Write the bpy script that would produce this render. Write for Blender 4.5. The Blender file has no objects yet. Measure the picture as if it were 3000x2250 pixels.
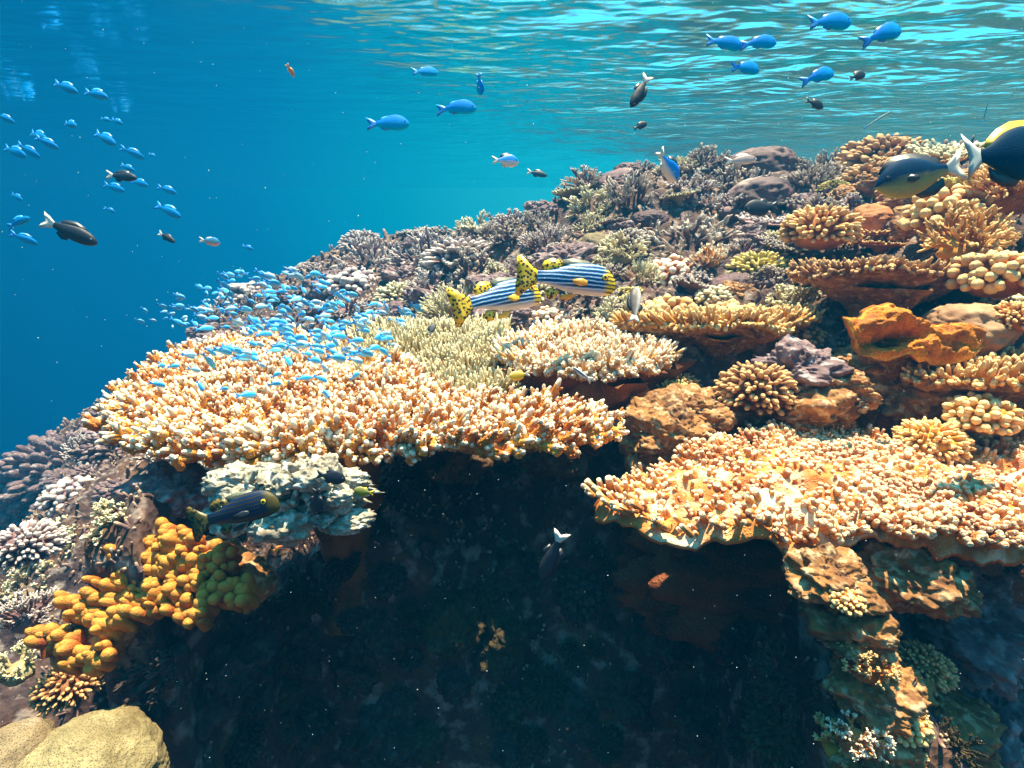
import bpy, math
import numpy as np
from mathutils import Vector, Matrix

rng = np.random.default_rng(7)
R = math.radians
sc = bpy.context.scene
COL = sc.collection

# ------------------------------------------------------------------ camera
PITCH = R(17.5)
F = 1106.0                       # focal length in units of the 2212 px wide picture
cam_d = bpy.data.cameras.new('camera')
cam_d.sensor_width = 36; cam_d.lens = 18.0
cam_d.clip_start = 0.02; cam_d.clip_end = 200
cam = bpy.data.objects.new('camera', cam_d); COL.objects.link(cam)
cam.rotation_euler = (math.pi/2 - PITCH, 0, 0)
sc.camera = cam

# ------------------------------------------------------------------ exposure / sampling
sc.view_settings.view_transform = 'Standard'
sc.view_settings.look = 'None'
sc.view_settings.gamma = 1.0
sc.view_settings.exposure = 1.7
sc.render.engine = 'CYCLES'
sc.cycles.use_denoising = True
sc.cycles.max_bounces = 5
sc.cycles.diffuse_bounces = 2
sc.cycles.glossy_bounces = 3
sc.cycles.volume_bounces = 0
sc.cycles.transparent_max_bounces = 8
sc.cycles.caustics_reflective = False
sc.cycles.caustics_refractive = False

# ------------------------------------------------------------------ sun and the light in the water
SUN = Vector((0.09, 0.23, 0.96)).normalized()      # direction towards the sun
sd = bpy.data.lights.new('sun', 'SUN'); sd.energy = 5.0; sd.angle = R(0.7); sd.color = (1.0, 0.86, 0.58)
so = bpy.data.objects.new('sun', sd); COL.objects.link(so)
so.rotation_euler = SUN.to_track_quat('Z', 'Y').to_euler()

world = bpy.data.worlds.new('World'); sc.world = world; world.use_nodes = True
wt = world.node_tree; wt.nodes.clear()
def wn(t, **k):
    n = wt.nodes.new(t)
    for a, b in k.items(): setattr(n, a, b)
    return n
def wmath(op, a, b=None, clamp=False):
    n = wn('ShaderNodeMath', operation=op); n.use_clamp = clamp
    for i, v in enumerate((a, b)):
        if v is None: continue
        if isinstance(v, (int, float)): n.inputs[i].default_value = v
        else: wt.links.new(v, n.inputs[i])
    return n.outputs[0]
wtc = wn('ShaderNodeTexCoord')
wdot = wn('ShaderNodeVectorMath', operation='DOT_PRODUCT')
wt.links.new(wtc.outputs['Generated'], wdot.inputs[0])
wdot.inputs[1].default_value = Vector((0.60, 0.78, 0.16)).normalized()
wramp = wn('ShaderNodeValToRGB')
wr = wramp.color_ramp
wr.elements[0].position = 0.0; wr.elements[0].color = (0.000, 0.002, 0.006, 1)
wr.elements[1].position = 1.0; wr.elements[1].color = (0.10, 0.62, 0.72, 1)
for p, c in ((0.46, (0.0, 0.006, 0.02, 1)), (0.53, (0.0, 0.034, 0.15, 1)), (0.60, (0.0, 0.064, 0.23, 1)), (0.72, (0.0, 0.17, 0.36, 1)), (0.82, (0.0, 0.36, 0.48, 1)), (0.92, (0.02, 0.60, 0.66, 1))):
    e = wr.elements.new(p); e.color = c
wt.links.new(wmath('MULTIPLY_ADD', wdot.outputs['Value'], 0.5), wramp.inputs[0])
wt.nodes[-1]
for n in wt.nodes:
    if n.type == 'MATH' and n.operation == 'MULTIPLY_ADD': n.inputs[2].default_value = 0.5
wsep = wn('ShaderNodeSeparateXYZ'); wt.links.new(wtc.outputs['Generated'], wsep.inputs[0])
wsky = wn('ShaderNodeTexSky'); wsky.sky_type = 'NISHITA'; wsky.sun_disc = False
wsky.sun_elevation = math.asin(SUN.z); wsky.sun_rotation = math.atan2(SUN.x, SUN.y)
b1 = wn('ShaderNodeBackground'); wt.links.new(wramp.outputs[0], b1.inputs[0]); b1.inputs[1].default_value = 0.46
b2 = wn('ShaderNodeBackground'); wtint = wn('ShaderNodeMix'); wtint.data_type = 'RGBA'; wtint.blend_type = 'MULTIPLY'; wtint.inputs[0].default_value = 1.0
wt.links.new(wsky.outputs[0], wtint.inputs[6]); wtint.inputs[7].default_value = (.16, .95, 1, 1); wt.links.new(wtint.outputs[2], b2.inputs[0]); b2.inputs[1].default_value = 0.145
wmix = wn('ShaderNodeMixShader')
wmr = wn('ShaderNodeMapRange'); wmr.inputs[1].default_value = 0.10; wmr.inputs[2].default_value = 0.35
wt.links.new(wsep.outputs[2], wmr.inputs[0]); wt.links.new(wmr.outputs[0], wmix.inputs[0])
wt.links.new(b1.outputs[0], wmix.inputs[1]); wt.links.new(b2.outputs[0], wmix.inputs[2])
wo = wn('ShaderNodeOutputWorld'); wt.links.new(wmix.outputs[0], wo.inputs[0])

# ------------------------------------------------------------------ picture <-> world
cP, sP = math.cos(PITCH), math.sin(PITCH)
def ray(px, py):
    u = (px - 1106.0)/F; v = (829.5 - py)/F
    return np.array([u, cP + v*sP, -sP + v*cP])
def W(px, py, Y):
    d = ray(px, py); return d*(Y/d[1])
def onz(px, py, z):
    d = ray(px, py); return d*(z/d[2])
def depth(p):
    return p[1]*cP - p[2]*sP

# ------------------------------------------------------------------ noise
def _h(*k):
    h = np.zeros_like(k[0], dtype=np.uint64)
    for a, m in zip(k, (374761393, 668265263, 2147483647, 1274126177)):
        h = h + (a.astype(np.int64).astype(np.uint64))*np.uint64(m)
    h &= np.uint64(0xffffffff)
    h = ((h ^ (h >> np.uint64(13)))*np.uint64(1274126177)) & np.uint64(0xffffffff)
    h = ((h ^ (h >> np.uint64(16)))*np.uint64(2246822519)) & np.uint64(0xffffffff)
    h ^= (h >> np.uint64(15))
    return h.astype(np.float64)/4294967295.0
def n2(x, y, seed=0):
    x = np.asarray(x, float); y = np.asarray(y, float)
    xi = np.floor(x); yi = np.floor(y); fx = x-xi; fy = y-yi
    fx = fx*fx*(3-2*fx); fy = fy*fy*(3-2*fy); s = np.full_like(xi, seed)
    a = _h(xi, yi, s); b = _h(xi+1, yi, s); c = _h(xi, yi+1, s); d = _h(xi+1, yi+1, s)
    return (a*(1-fx)+b*fx)*(1-fy) + (c*(1-fx)+d*fx)*fy
def fbm(x, y, seed=0, o=4):
    r = 0; a = 1; t = 0
    for i in range(o):
        r = r + a*(n2(x*2**i + 17.3*i, y*2**i - 9.1*i, seed+i)-0.5); t += a; a *= .5
    return r/t*2
_RM = np.array([[.36, .48, -.8], [-.8, .6, 0], [.48, .64, .6]])
def n3(p, seed=0):
    return .5+((n3a(p, seed)+n3a(p@_RM*1.13+5.2, seed+17))*.5-.5)*1.35
def n3a(p, seed=0):
    pi = np.floor(p); f = p-pi; f = f*f*(3-2*f); s = np.full(p.shape[:-1], float(seed)); r = 0
    for dx in (0, 1):
        for dy in (0, 1):
            for dz in (0, 1):
                w = (f[..., 0] if dx else 1-f[..., 0])*(f[..., 1] if dy else 1-f[..., 1])*(f[..., 2] if dz else 1-f[..., 2])
                r = r + w*_h(pi[..., 0]+dx, pi[..., 1]+dy, pi[..., 2]+dz, s)
    return r

# ------------------------------------------------------------------ terrain
CP = [W(*a) for a in (
    (1106,1659,1.05),(700,1659,1.0),(1500,1659,1.0),(1106,1400,1.12),(700,1400,1.02),(1400,1350,1.1),(1106,1150,1.3),
    (850,1150,1.15),(600,1330,1.1),(250,1310,.72),(400,1210,.78),(80,1370,.80),(60,1650,.62),(20,1500,.80),(450,1620,1.05),(330,1500,1.0),(520,1400,1.05),(300,1650,.95),(600,1240,1.1),(560,1580,1.15),
    (650,1130,.80),(450,1060,1.0),(300,1110,1.8),(50,1160,2.6),(50,1010,4.0),(200,960,3.8),
    (1850,1350,.68),(1900,1500,.62),(1900,1650,.56),(1780,1240,.74),(1620,1300,1.0),(1620,1500,1.05),(1700,1480,1.0),(1760,1600,.9),(2080,1350,.85),(2150,1350,.95),(2110,1550,.9),(2200,1600,.9),
    (1450,960,1.28),(1700,900,1.4),(2000,860,1.4),(2250,860,1.25),(1200,800,1.7),
    (1200,665,2.15),(1500,740,1.75),(1800,740,1.6),(2180,700,1.45),
    (1300,580,2.6),(1600,580,2.3),(1900,580,2.0),(2200,520,1.75),
    (1300,440,3.2),(1400,395,3.4),(1600,415,3.1),(1900,400,2.7),(2200,340,2.3),
    (1000,640,2.9),(900,580,3.8),(800,530,5.0),(1000,530,4.6),(1150,480,4.3),
    (750,620,3.9),(640,610,6.0),(480,745,7.0),(350,830,6.0),(230,900,5.0),(90,965,5.0),(0,960,6.0))]
CP += [np.array(a, float) for a in (
    (-7,9,-3.0),(-7,3,-3.0),(-4.5,7,-2.0),(0,9,-1.0),(3,8,-.2),(6,6,.2),(7,2,.2),(1.5,5,.05),(.6,6,-.3),(-2,8,-1.3),
    (0,-2,-1.8),(-3,-1,-2.2),(3,-1,-1.0),(0,0,-1.9),(0,.5,-1.8),(-.35,.4,-1.7),(.3,.4,-1.6),(1.2,.2,-1.0),(-1.2,.2,-1.2),(-3,1.5,-2.3),(-4.5,3.5,-2.9),(3.5,3,.3))]
CP = np.array(CP)
def _tps(r2): return r2*np.log(r2 + 1e-9)
def _fit(c, lam=0.004):
    n = len(c); d = ((c[:, None, :2]-c[None, :, :2])**2).sum(-1)
    A = np.zeros((n+3, n+3)); A[:n, :n] = _tps(d) + lam*np.eye(n)
    A[:n, n] = 1; A[:n, n+1:] = c[:, :2]; A[n:, :n] = A[:n, n:].T
    return np.linalg.solve(A, np.concatenate([c[:, 2], np.zeros(3)]))
TW = _fit(CP)
def ground(x, y, detail=True):
    x = np.atleast_1d(np.asarray(x, float)); y = np.atleast_1d(np.asarray(y, float))
    z = np.zeros_like(x); n = len(CP)
    for i in range(n):
        z += TW[i]*_tps((x-CP[i, 0])**2 + (y-CP[i, 1])**2)
    z += TW[n] + TW[n+1]*x + TW[n+2]*y
    d = np.hypot(x, y-1.5)
    far = -4.0 + 0.9*np.clip(x, -12, 8)
    k = np.clip((d-5.5)/4.0, 0, 1); k = k*k*(3-2*k)
    z = z*(1-k) + np.clip(far, -14, .35)*k
    z = np.minimum(z, 0.62)
    S_ = lambda t: (lambda c: c*c*(3-2*c))(np.clip(t, 0, 1))
    wob = .05*fbm(x*5, y*5, 61, 2)
    m1 = S_((x+wob+.62)/.10)*S_((.52-x-wob)/.07)*S_((1.2-y)/.08)
    z = z*(1-m1)+np.minimum(z, np.maximum(-.62-(1.14-y)*7.0*S_((1.3-y)/.1), -2.3-.2*fbm(x*3, y*3, 71, 3)))*m1
    m2 = S_((x+wob-.66)/.07)*S_((1.1-y)/.08)*S_((1.9-x)/.3)
    z = z*(1-m2)+np.minimum(z, np.maximum(-.62-(1.04-y)*6.0, -2.0-.2*fbm(x*3, y*3, 71, 3)))*m2
    m3 = S_((-.40-x+wob)/.1)*S_((x+wob+1.15)/.2)*S_((1.0-y)/.08)*S_((-z-.60)/.05)
    z = z*(1-m3)+np.minimum(z, -.72-(1.0-y)*1.6)*m3
    z = np.maximum(z, -2.6) if False else z
    if detail:
        z += .085*fbm(x*2.6, y*2.6, 3, 3)
        z += .040*(1-2*np.abs(fbm(x*8, y*8, 11, 3)))
        z += .016*fbm(x*26, y*26, 21, 3)
        z += .006*fbm(x*90, y*90, 31, 2)
    return z
def G(px, py, y0=.45, y1=9.0):
    ys = np.concatenate([np.arange(y0, 3, .004), np.arange(3, y1, .02)])
    d = ray(px, py); P = d[None]*(ys/d[1])[:, None]
    g = ground(P[:, 0], P[:, 1])
    i = np.argmax(P[:, 2] < g)
    if not (P[:, 2] < g).any(): i = len(ys)-1
    return np.array([P[i, 0], P[i, 1], g[i]])

# ------------------------------------------------------------------ mesh building
class Geo:
    def __init__(s): s.v = []; s.q = []; s.t = []; s.a = []; s.n = 0
    def add(s, v, q=None, t=None, a=None):
        v = np.asarray(v, float).reshape(-1, 3); s.v.append(v)
        if a is None: a = np.zeros((len(v), 3))
        a = np.asarray(a, float)
        if a.ndim == 1: a = np.stack([a, a*0, a*0], 1)
        s.a.append(a)
        if q is not None and len(q): s.q.append(np.asarray(q, int).reshape(-1, 4) + s.n)
        if t is not None and len(t): s.t.append(np.asarray(t, int).reshape(-1, 3) + s.n)
        s.n += len(v)
    def mesh(s, name, mat=None, smooth=True):
        V = np.concatenate(s.v); A = np.concatenate(s.a)
        Q = np.concatenate(s.q) if s.q else np.zeros((0, 4), int)
        T = np.concatenate(s.t) if s.t else np.zeros((0, 3), int)
        me = bpy.data.meshes.new(name)
        me.vertices.add(len(V)); me.vertices.foreach_set('co', V.astype(np.float32).ravel())
        nl = Q.size + T.size; me.loops.add(nl)
        me.loops.foreach_set('vertex_index', np.concatenate([Q.ravel(), T.ravel()]).astype(np.int32))
        me.polygons.add(len(Q)+len(T))
        ls = np.concatenate([np.arange(len(Q))*4, Q.size + np.arange(len(T))*3]).astype(np.int32)
        me.polygons.foreach_set('loop_start', ls)
        me.polygons.foreach_set('use_smooth', np.full(len(Q)+len(T), smooth))
        at = me.attributes.new('dat', 'FLOAT_VECTOR', 'POINT')
        at.data.foreach_set('vector', A.astype(np.float32).ravel())
        me.update(calc_edges=True); me.validate()
        if mat: me.materials.append(mat)
        return me
    def build(s, name, mat, parent=None, smooth=True, loc=None):
        o = bpy.data.objects.new(name, s.mesh(name, mat, smooth)); COL.objects.link(o)
        if parent is not None: o.parent = parent
        if loc is not None: o.location = loc
        return o

def nrm(v): return v/np.maximum(np.linalg.norm(v, axis=-1, keepdims=True), 1e-9)
def tubes(g, P, Rr, S=7, T=None, b=None):
    """tapered tubes: P [N,K,3] centre lines, Rr [N,K] radii, T [N,K] value along"""
    P = np.asarray(P, float); N, K = P.shape[:2]
    if N == 0: return
    if T is None: T = np.broadcast_to(np.linspace(0, 1, K), (N, K))
    tan = np.gradient(P, axis=1); tan = nrm(tan)
    ov = nrm(P[:, -1]-P[:, 0])
    ref = np.zeros((N, 3)); ref[np.arange(N), np.argmin(np.abs(ov), axis=1)] = 1
    u = nrm(np.cross(tan, ref[:, None])); w = np.cross(tan, u)
    ang = np.linspace(0, 2*np.pi, S, endpoint=False)
    V = P[:, :, None] + Rr[:, :, None, None]*(np.cos(ang)[None, None, :, None]*u[:, :, None] + np.sin(ang)[None, None, :, None]*w[:, :, None])
    tip = P[:, -1] + tan[:, -1]*Rr[:, -1:]*0.6
    V = np.concatenate([V.reshape(N, K*S, 3), tip[:, None]], 1)
    bb = np.zeros(N) if b is None else np.asarray(b)
    A = np.zeros((N, K*S+1, 3)); A[:, :K*S, 0] = np.repeat(T, S, axis=1); A[:, -1, 0] = T[:, -1]; A[:, :, 1] = bb[:, None]
    k, j = np.meshgrid(np.arange(K-1), np.arange(S), indexing='ij'); j2 = (j+1) % S
    q = np.stack([k*S+j, k*S+j2, (k+1)*S+j2, (k+1)*S+j], -1).reshape(-1, 4)
    jj = np.arange(S); t = np.stack([(K-1)*S+jj, (K-1)*S+(jj+1) % S, np.full(S, K*S)], -1)
    off = (np.arange(N)*(K*S+1))[:, None, None]
    g.add(V.reshape(-1, 3), (q[None]+off).reshape(-1, 4), (t[None]+off).reshape(-1, 3), A.reshape(-1, 3))

def sphere_grid(n=24, m=32):
    th = np.linspace(0, np.pi, n)[:, None]; ph = np.linspace(0, 2*np.pi, m, endpoint=False)[None]
    V = np.stack([np.sin(th)*np.cos(ph), np.sin(th)*np.sin(ph), np.cos(th)+0*ph], -1).reshape(-1, 3)
    i, j = np.meshgrid(np.arange(n-1), np.arange(m), indexing='ij'); j2 = (j+1) % m
    q = np.stack([i*m+j, (i+1)*m+j, (i+1)*m+j2, i*m+j2], -1).reshape(-1, 4)
    return V, q
def lump(g, c=(0, 0, 0), s=(1, 1, 1), amp=.25, fr=1.6, seed=0, n=24, fine=.06, tip=0., worm=0., flat=None):
    V, q = sphere_grid(n, int(n*1.4))
    d = 1 + amp*2*(n3(V*fr+seed*7.7, seed)-.5) + amp*(n3(V*fr*2.3+seed*3.1, seed+1)-.5) + fine*2*(n3(V*fr*6+seed, seed+2)-.5) + fine*(n3(V*fr*14+seed, seed+5)-.5)
    if worm: d += worm*.6*np.sin(150*n3(V*1.3+seed, seed+3))
    P = V*d[:, None]*np.asarray(s)+np.asarray(c)
    a = np.zeros((len(P), 3)); a[:, 0] = np.clip((d-1)*2+.3, 0, 1)*tip if tip else 0
    g.add(P, q, None, a)

# ------------------------------------------------------------------ materials
MATS = {}
def nodes(m):
    m.use_nodes = True; nt = m.node_tree; nt.nodes.clear()
    o = nt.nodes.new('ShaderNodeOutputMaterial'); p = nt.nodes.new('ShaderNodeBsdfPrincipled')
    nt.links.new(p.outputs[0], o.inputs[0]); return nt, p, o
def N(nt, t, **k):
    n = nt.nodes.new(t)
    for a, b in k.items():
        if a.startswith('_'): n.inputs[int(a[1:])].default_value = b
        else: setattr(n, a, b)
    return n
def mixc(nt, f, a, b, mode='MIX'):
    n = nt.nodes.new('ShaderNodeMix'); n.data_type = 'RGBA'; n.blend_type = mode
    for i, v in ((0, f), (6, a), (7, b)):
        if isinstance(v, (int, float)): n.inputs[i].default_value = v
        elif isinstance(v, (tuple, list)): n.inputs[i].default_value = tuple(v)+((1,) if len(v) == 3 else ())
        else: nt.links.new(v, n.inputs[i])
    return n.outputs[2]
def mrange(nt, v, a, b, c=0., d=1.):
    n = N(nt, 'ShaderNodeMapRange', _1=a, _2=b, _3=c, _4=d); nt.links.new(v, n.inputs[0]); return n.outputs[0]
def vmath(nt, op, a, b=None):
    n = nt.nodes.new('ShaderNodeMath'); n.operation = op
    for i, v in enumerate((a, b)):
        if v is None: continue
        if isinstance(v, (int, float)): n.inputs[i].default_value = v
        else: nt.links.new(v, n.inputs[i])
    return n.outputs[0]

def coral_mat(name, base, dark, tip, t0=.55, t1=.95, polyp=280., dots=.5, scale=14., bump=.5, dotcol=None):
    m = bpy.data.materials.new(name); nt, p, o = nodes(m); MATS[name] = m
    geo = N(nt, 'ShaderNodeNewGeometry'); pos = geo.outputs['Position']
    at = N(nt, 'ShaderNodeAttribute', attribute_name='dat'); sep = N(nt, 'ShaderNodeSeparateXYZ'); nt.links.new(at.outputs['Vector'], sep.inputs[0])
    no = N(nt, 'ShaderNodeTexNoise'); no.inputs['Scale'].default_value = scale; no.inputs['Detail'].default_value = 5; nt.links.new(pos, no.inputs['Vector'])
    f = mrange(nt, no.outputs[0], .38, .62)
    c = mixc(nt, f, dark, base)
    oi = N(nt, 'ShaderNodeObjectInfo'); hs = N(nt, 'ShaderNodeHueSaturation'); nt.links.new(c, hs.inputs['Color'])
    nt.links.new(mrange(nt, oi.outputs['Random'], 0, 1, .48, .52), hs.inputs['Hue'])
    nt.links.new(mrange(nt, oi.outputs['Random'], 0, 1, .75, 1.25), hs.inputs['Value'])
    vo = N(nt, 'ShaderNodeTexVoronoi'); vo.inputs['Scale'].default_value = polyp; nt.links.new(pos, vo.inputs['Vector'])
    dm = mrange(nt, vo.outputs['Distance'], .18, .42, 1, 0)
    c = mixc(nt, vmath(nt, 'MULTIPLY', dm, dots), hs.outputs[0], dotcol or tuple(min(1, .5*a+.5*b) for a, b in zip(base, tip)))
    tt = vmath(nt, 'ADD', sep.outputs[0], mrange(nt, no.outputs[0], .3, .7, -.12, .12))
    c = mixc(nt, mrange(nt, tt, t0, t1), c, tip)
    nt.links.new(c, p.inputs['Base Color']); p.inputs['Roughness'].default_value = .7
    p.inputs['Specular IOR Level'].default_value = .25
    bp = N(nt, 'ShaderNodeBump'); bp.inputs['Strength'].default_value = bump; bp.inputs['Distance'].default_value = .002
    nt.links.new(dm, bp.inputs['Height']); nt.links.new(bp.outputs[0], p.inputs['Normal'])
    return m

def rock_mat(name, cols, scale=6., pale=(.6, .55, .5), pale_amt=.25, bump=.8, fine=60.):
    m = bpy.data.materials.new(name); nt, p, o = nodes(m); MATS[name] = m
    pos = N(nt, 'ShaderNodeNewGeometry').outputs['Position']
    no = N(nt, 'ShaderNodeTexNoise'); no.inputs['Scale'].default_value = scale; no.inputs['Detail'].default_value = 8; no.inputs['Roughness'].default_value = .65; nt.links.new(pos, no.inputs['Vector'])
    cr = N(nt, 'ShaderNodeValToRGB'); el = cr.color_ramp.elements
    ps = np.linspace(.3, .7, len(cols))
    el[0].position = ps[0]; el[0].color = (*cols[0], 1); el[1].position = ps[-1]; el[1].color = (*cols[-1], 1)
    for q, c in zip(ps[1:-1], cols[1:-1]): e = el.new(q); e.color = (*c, 1)
    nt.links.new(no.outputs[0], cr.inputs[0])
    vo = N(nt, 'ShaderNodeTexVoronoi'); vo.inputs['Scale'].default_value = fine; nt.links.new(pos, vo.inputs['Vector'])
    n2_ = N(nt, 'ShaderNodeTexNoise'); n2_.inputs['Scale'].default_value = scale*3.7; n2_.inputs['Detail'].default_value = 6; nt.links.new(pos, n2_.inputs['Vector'])
    f = vmath(nt, 'MULTIPLY', mrange(nt, n2_.outputs[0], .52, .66), pale_amt*2)
    c = mixc(nt, f, cr.outputs[0], pale)
    c = mixc(nt, vmath(nt, 'MULTIPLY', mrange(nt, vo.outputs['Distance'], 0, .5, 1, 0), .35), c, tuple(x*.35 for x in cols[0]))
    nt.links.new(c, p.inputs['Base Color']); p.inputs['Roughness'].default_value = .85; p.inputs['Specular IOR Level'].default_value = .2
    bp = N(nt, 'ShaderNodeBump'); bp.inputs['Strength'].default_value = bump; bp.inputs['Distance'].default_value = .008
    nt.links.new(vmath(nt, 'ADD', no.outputs[0], vmath(nt, 'MULTIPLY', vo.outputs['Distance'], .5)), bp.inputs['Height']); nt.links.new(bp.outputs[0], p.inputs['Normal'])
    return m

M_main = coral_mat('orange_coral', (.85, .41, .012), (.56, .20, .004), (.95, .86, .66), .78, 1.0, 260, .55, 18, .6, (.85, .6, .38))
M_khaki = coral_mat('khaki_coral', (.50, .31, .09), (.26, .16, .05), (.80, .68, .42), .45, .95, 300, .3, 16, .4)
M_peach = coral_mat('peach_coral', (.60, .24, .05), (.40, .13, .02), (.92, .78, .58), .62, .95, 260, .5, 14, .5)
M_mauve = coral_mat('mauve_coral', (.17, .088, .085), (.07, .034, .036), (.62, .52, .42), .55, .98, 160, .3, 8, .5)
M_lilac = coral_mat('lilac_coral', (.25, .135, .14), (.11, .055, .06), (.68, .58, .52), .5, .98, 160, .3, 8, .5)
M_cream = coral_mat('cream_coral', (.36, .28, .15), (.18, .12, .06), (.78, .70, .45), .4, .95, 160, .3, 8, .5)
M_brown = coral_mat('brown_coral', (.30, .12, .035), (.14, .055, .02), (.72, .42, .18), .5, 1.0, 180, .4, 8, .6)
M_rust = coral_mat('rust_coral', (.58, .20, .025), (.26, .075, .012), (.90, .60, .26), .5, .98, 180, .4, 8, .6)
M_ochre = coral_mat('ochre_coral', (.40, .28, .05), (.20, .13, .03), (.72, .58, .20), .5, 1.0, 180, .3, 8, .5)
M_knob = coral_mat('amber_coral', (.42, .125, .010), (.28, .07, .006), (.60, .26, .04), .6, 1.0, 330, .4, 26, .6, (.50, .24, .05))
M_shelf = coral_mat('amber_shelf', (.85, .42, .08), (.50, .17, .02), (.95, .80, .55), .50, 1.05, 210, .3, 14, .9, (.85, .55, .25))
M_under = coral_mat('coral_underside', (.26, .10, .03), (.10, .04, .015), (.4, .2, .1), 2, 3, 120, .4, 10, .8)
M_sponge = coral_mat('orange_sponge', (.58, .17, .004), (.30, .07, .003), (.75, .34, .03), .6, 1.0, 190, .45, 22, 1.0, (.40, .12, .01))
M_massive = coral_mat('yellow_massive', (.24, .17, .09), (.12, .075, .035), (.36, .31, .25), .6, 1.0, 380, .3, 16, .8, (.15, .10, .05))
M_tan = coral_mat('tan_massive', (.42, .22, .12), (.28, .13, .07), (.62, .42, .28), .6, 1.0, 300, .4, 14, .7)
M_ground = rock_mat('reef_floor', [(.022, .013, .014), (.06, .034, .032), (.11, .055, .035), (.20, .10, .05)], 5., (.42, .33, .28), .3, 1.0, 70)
M_deadrock = rock_mat('dead_coral', [(.08, .06, .05), (.30, .25, .19), (.50, .45, .34), (.20, .16, .10)], 18., (.78, .76, .66), .45, 1.0, 90)
M_rockbrown = rock_mat('brown_rock', [(.07, .03, .018), (.20, .085, .03), (.36, .16, .05), (.22, .11, .07)], 14., (.60, .42, .24), .4, 1.0, 80)
M_rockmauve = rock_mat('mauve_rock', [(.08, .05, .055), (.17, .105, .11), (.25, .155, .15), (.14, .09, .095)], 9., (.5, .42, .40), .35, 1.0, 60)

M_shade_rock = rock_mat('shade_tinted_rock', [(.02, .010, .007), (.06, .028, .014), (.11, .05, .025), (.06, .03, .02)], 14., (.16, .11, .07), .3, 1.0, 80)  # rock colour darkened to stand in for shade

# ------------------------------------------------------------------ naming helpers
def tag(o, label=None, cat=None, group=None, kind=None):
    if label: o['label'] = label
    if cat: o['category'] = cat
    if group: o['group'] = group
    if kind: o['kind'] = kind
    return o
def empty(name, loc=(0, 0, 0)):
    o = bpy.data.objects.new(name, None); COL.objects.link(o); o.location = Vector(loc); o.empty_display_size = .05; return o
def copy_tree(o, parent=None):
    c = o.copy(); COL.objects.link(c)
    if parent: c.parent = parent
    for ch in list(KIDS.get(o.name, ())): copy_tree(ch, c)
    return c
KIDS = {}
def kid(o, parent):
    o.parent = parent; KIDS.setdefault(parent.name, []).append(o); return o

# ------------------------------------------------------------------ seabed, water surface, haze
def warp(n, lo, hi, k):
    t = np.linspace(-1, 1, n); s = np.sinh(k*t)/np.sinh(k)
    return (lo+hi)/2 + s*(hi-lo)/2
NX, NY = 760, 760
xs = warp(NX, -14, 14, 3.6); ys = 1.3 + warp(NY, -14.3, 14.3, 3.6)
X, Y = np.meshgrid(xs, ys, indexing='ij')
Z = ground(X.ravel(), Y.ravel()).reshape(X.shape)
g = Geo(); i, j = np.meshgrid(np.arange(NX-1), np.arange(NY-1), indexing='ij')
g.add(np.stack([X, Y, Z], -1).reshape(-1, 3), np.stack([i*NY+j, (i+1)*NY+j, (i+1)*NY+j+1, i*NY+j+1], -1).reshape(-1, 4))
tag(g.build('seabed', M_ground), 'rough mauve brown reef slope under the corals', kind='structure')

m = bpy.data.materials.new('water_surface'); nt, p, o = nodes(m)
tr = N(nt, 'ShaderNodeBsdfTransparent'); gl = N(nt, 'ShaderNodeBsdfGlass'); gl.inputs['Roughness'].default_value = .12; gl.inputs['IOR'].default_value = .75; gl.inputs['Color'].default_value = (.34, 1, 1, 1)
pos = N(nt, 'ShaderNodeNewGeometry').outputs['Position']
mp = N(nt, 'ShaderNodeMapping'); mp.inputs['Scale'].default_value = (1.0, 1.8, 1); nt.links.new(pos, mp.inputs[0])
nw = N(nt, 'ShaderNodeTexNoise'); nw.inputs['Scale'].default_value = 1.6; nw.inputs['Detail'].default_value = 3; nw.inputs['Roughness'].default_value = .5; nt.links.new(mp.outputs[0], nw.inputs['Vector'])
bp = N(nt, 'ShaderNodeBump'); bp.inputs['Strength'].default_value = 1.0; bp.inputs['Distance'].default_value = .46; nt.links.new(nw.outputs[0], bp.inputs['Height'])
sx = N(nt, 'ShaderNodeSeparateXYZ'); nt.links.new(pos, sx.inputs[0]); nt.links.new(vmath(nt, 'MULTIPLY', mrange(nt, sx.outputs[0], -1.2, 2.0, .06, 1.), mrange(nt, sx.outputs[1], 3.5, 9., 1., .05)), bp.inputs['Strength'])
nt.links.new(bp.outputs[0], gl.inputs['Normal']); nt.links.new(mrange(nt, sx.outputs[0], -2.5, 1.0, .12, .15), gl.inputs['Roughness'])
lw = N(nt, 'ShaderNodeLayerWeight'); lw.inputs[0].default_value = .5; nt.links.new(bp.outputs[0], lw.inputs['Normal'])
mx = N(nt, 'ShaderNodeMixShader'); nt.links.new(mrange(nt, lw.outputs['Facing'], .30, .62, .0, 1.), mx.inputs[0])
nt.links.new(tr.outputs[0], mx.inputs[1]); nt.links.new(gl.outputs[0], mx.inputs[2]); nt.links.new(mx.outputs[0], o.inputs[0]); nt.nodes.remove(p)
SURF = 0.95
n = 420; a = warp(n, -14, 14, 2.6); b = 1.3 + warp(n, -14.3, 14.3, 2.6); X, Y = np.meshgrid(a, b, indexing='ij')
Z = SURF + (.05*fbm(X*1.1, Y*1.5, 5, 3) + .014*fbm(X*3, Y*4.5, 9, 2))*np.clip((X+1.8)/3.5, .02, 1)
g = Geo(); i, j = np.meshgrid(np.arange(n-1), np.arange(n-1), indexing='ij')
g.add(np.stack([X, Y, Z], -1).reshape(-1, 3), np.stack([i*n+j, i*n+j+1, (i+1)*n+j+1, (i+1)*n+j], -1).reshape(-1, 4))
tag(g.build('water', m), 'rippled underside of the sea surface', kind='structure')

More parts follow.
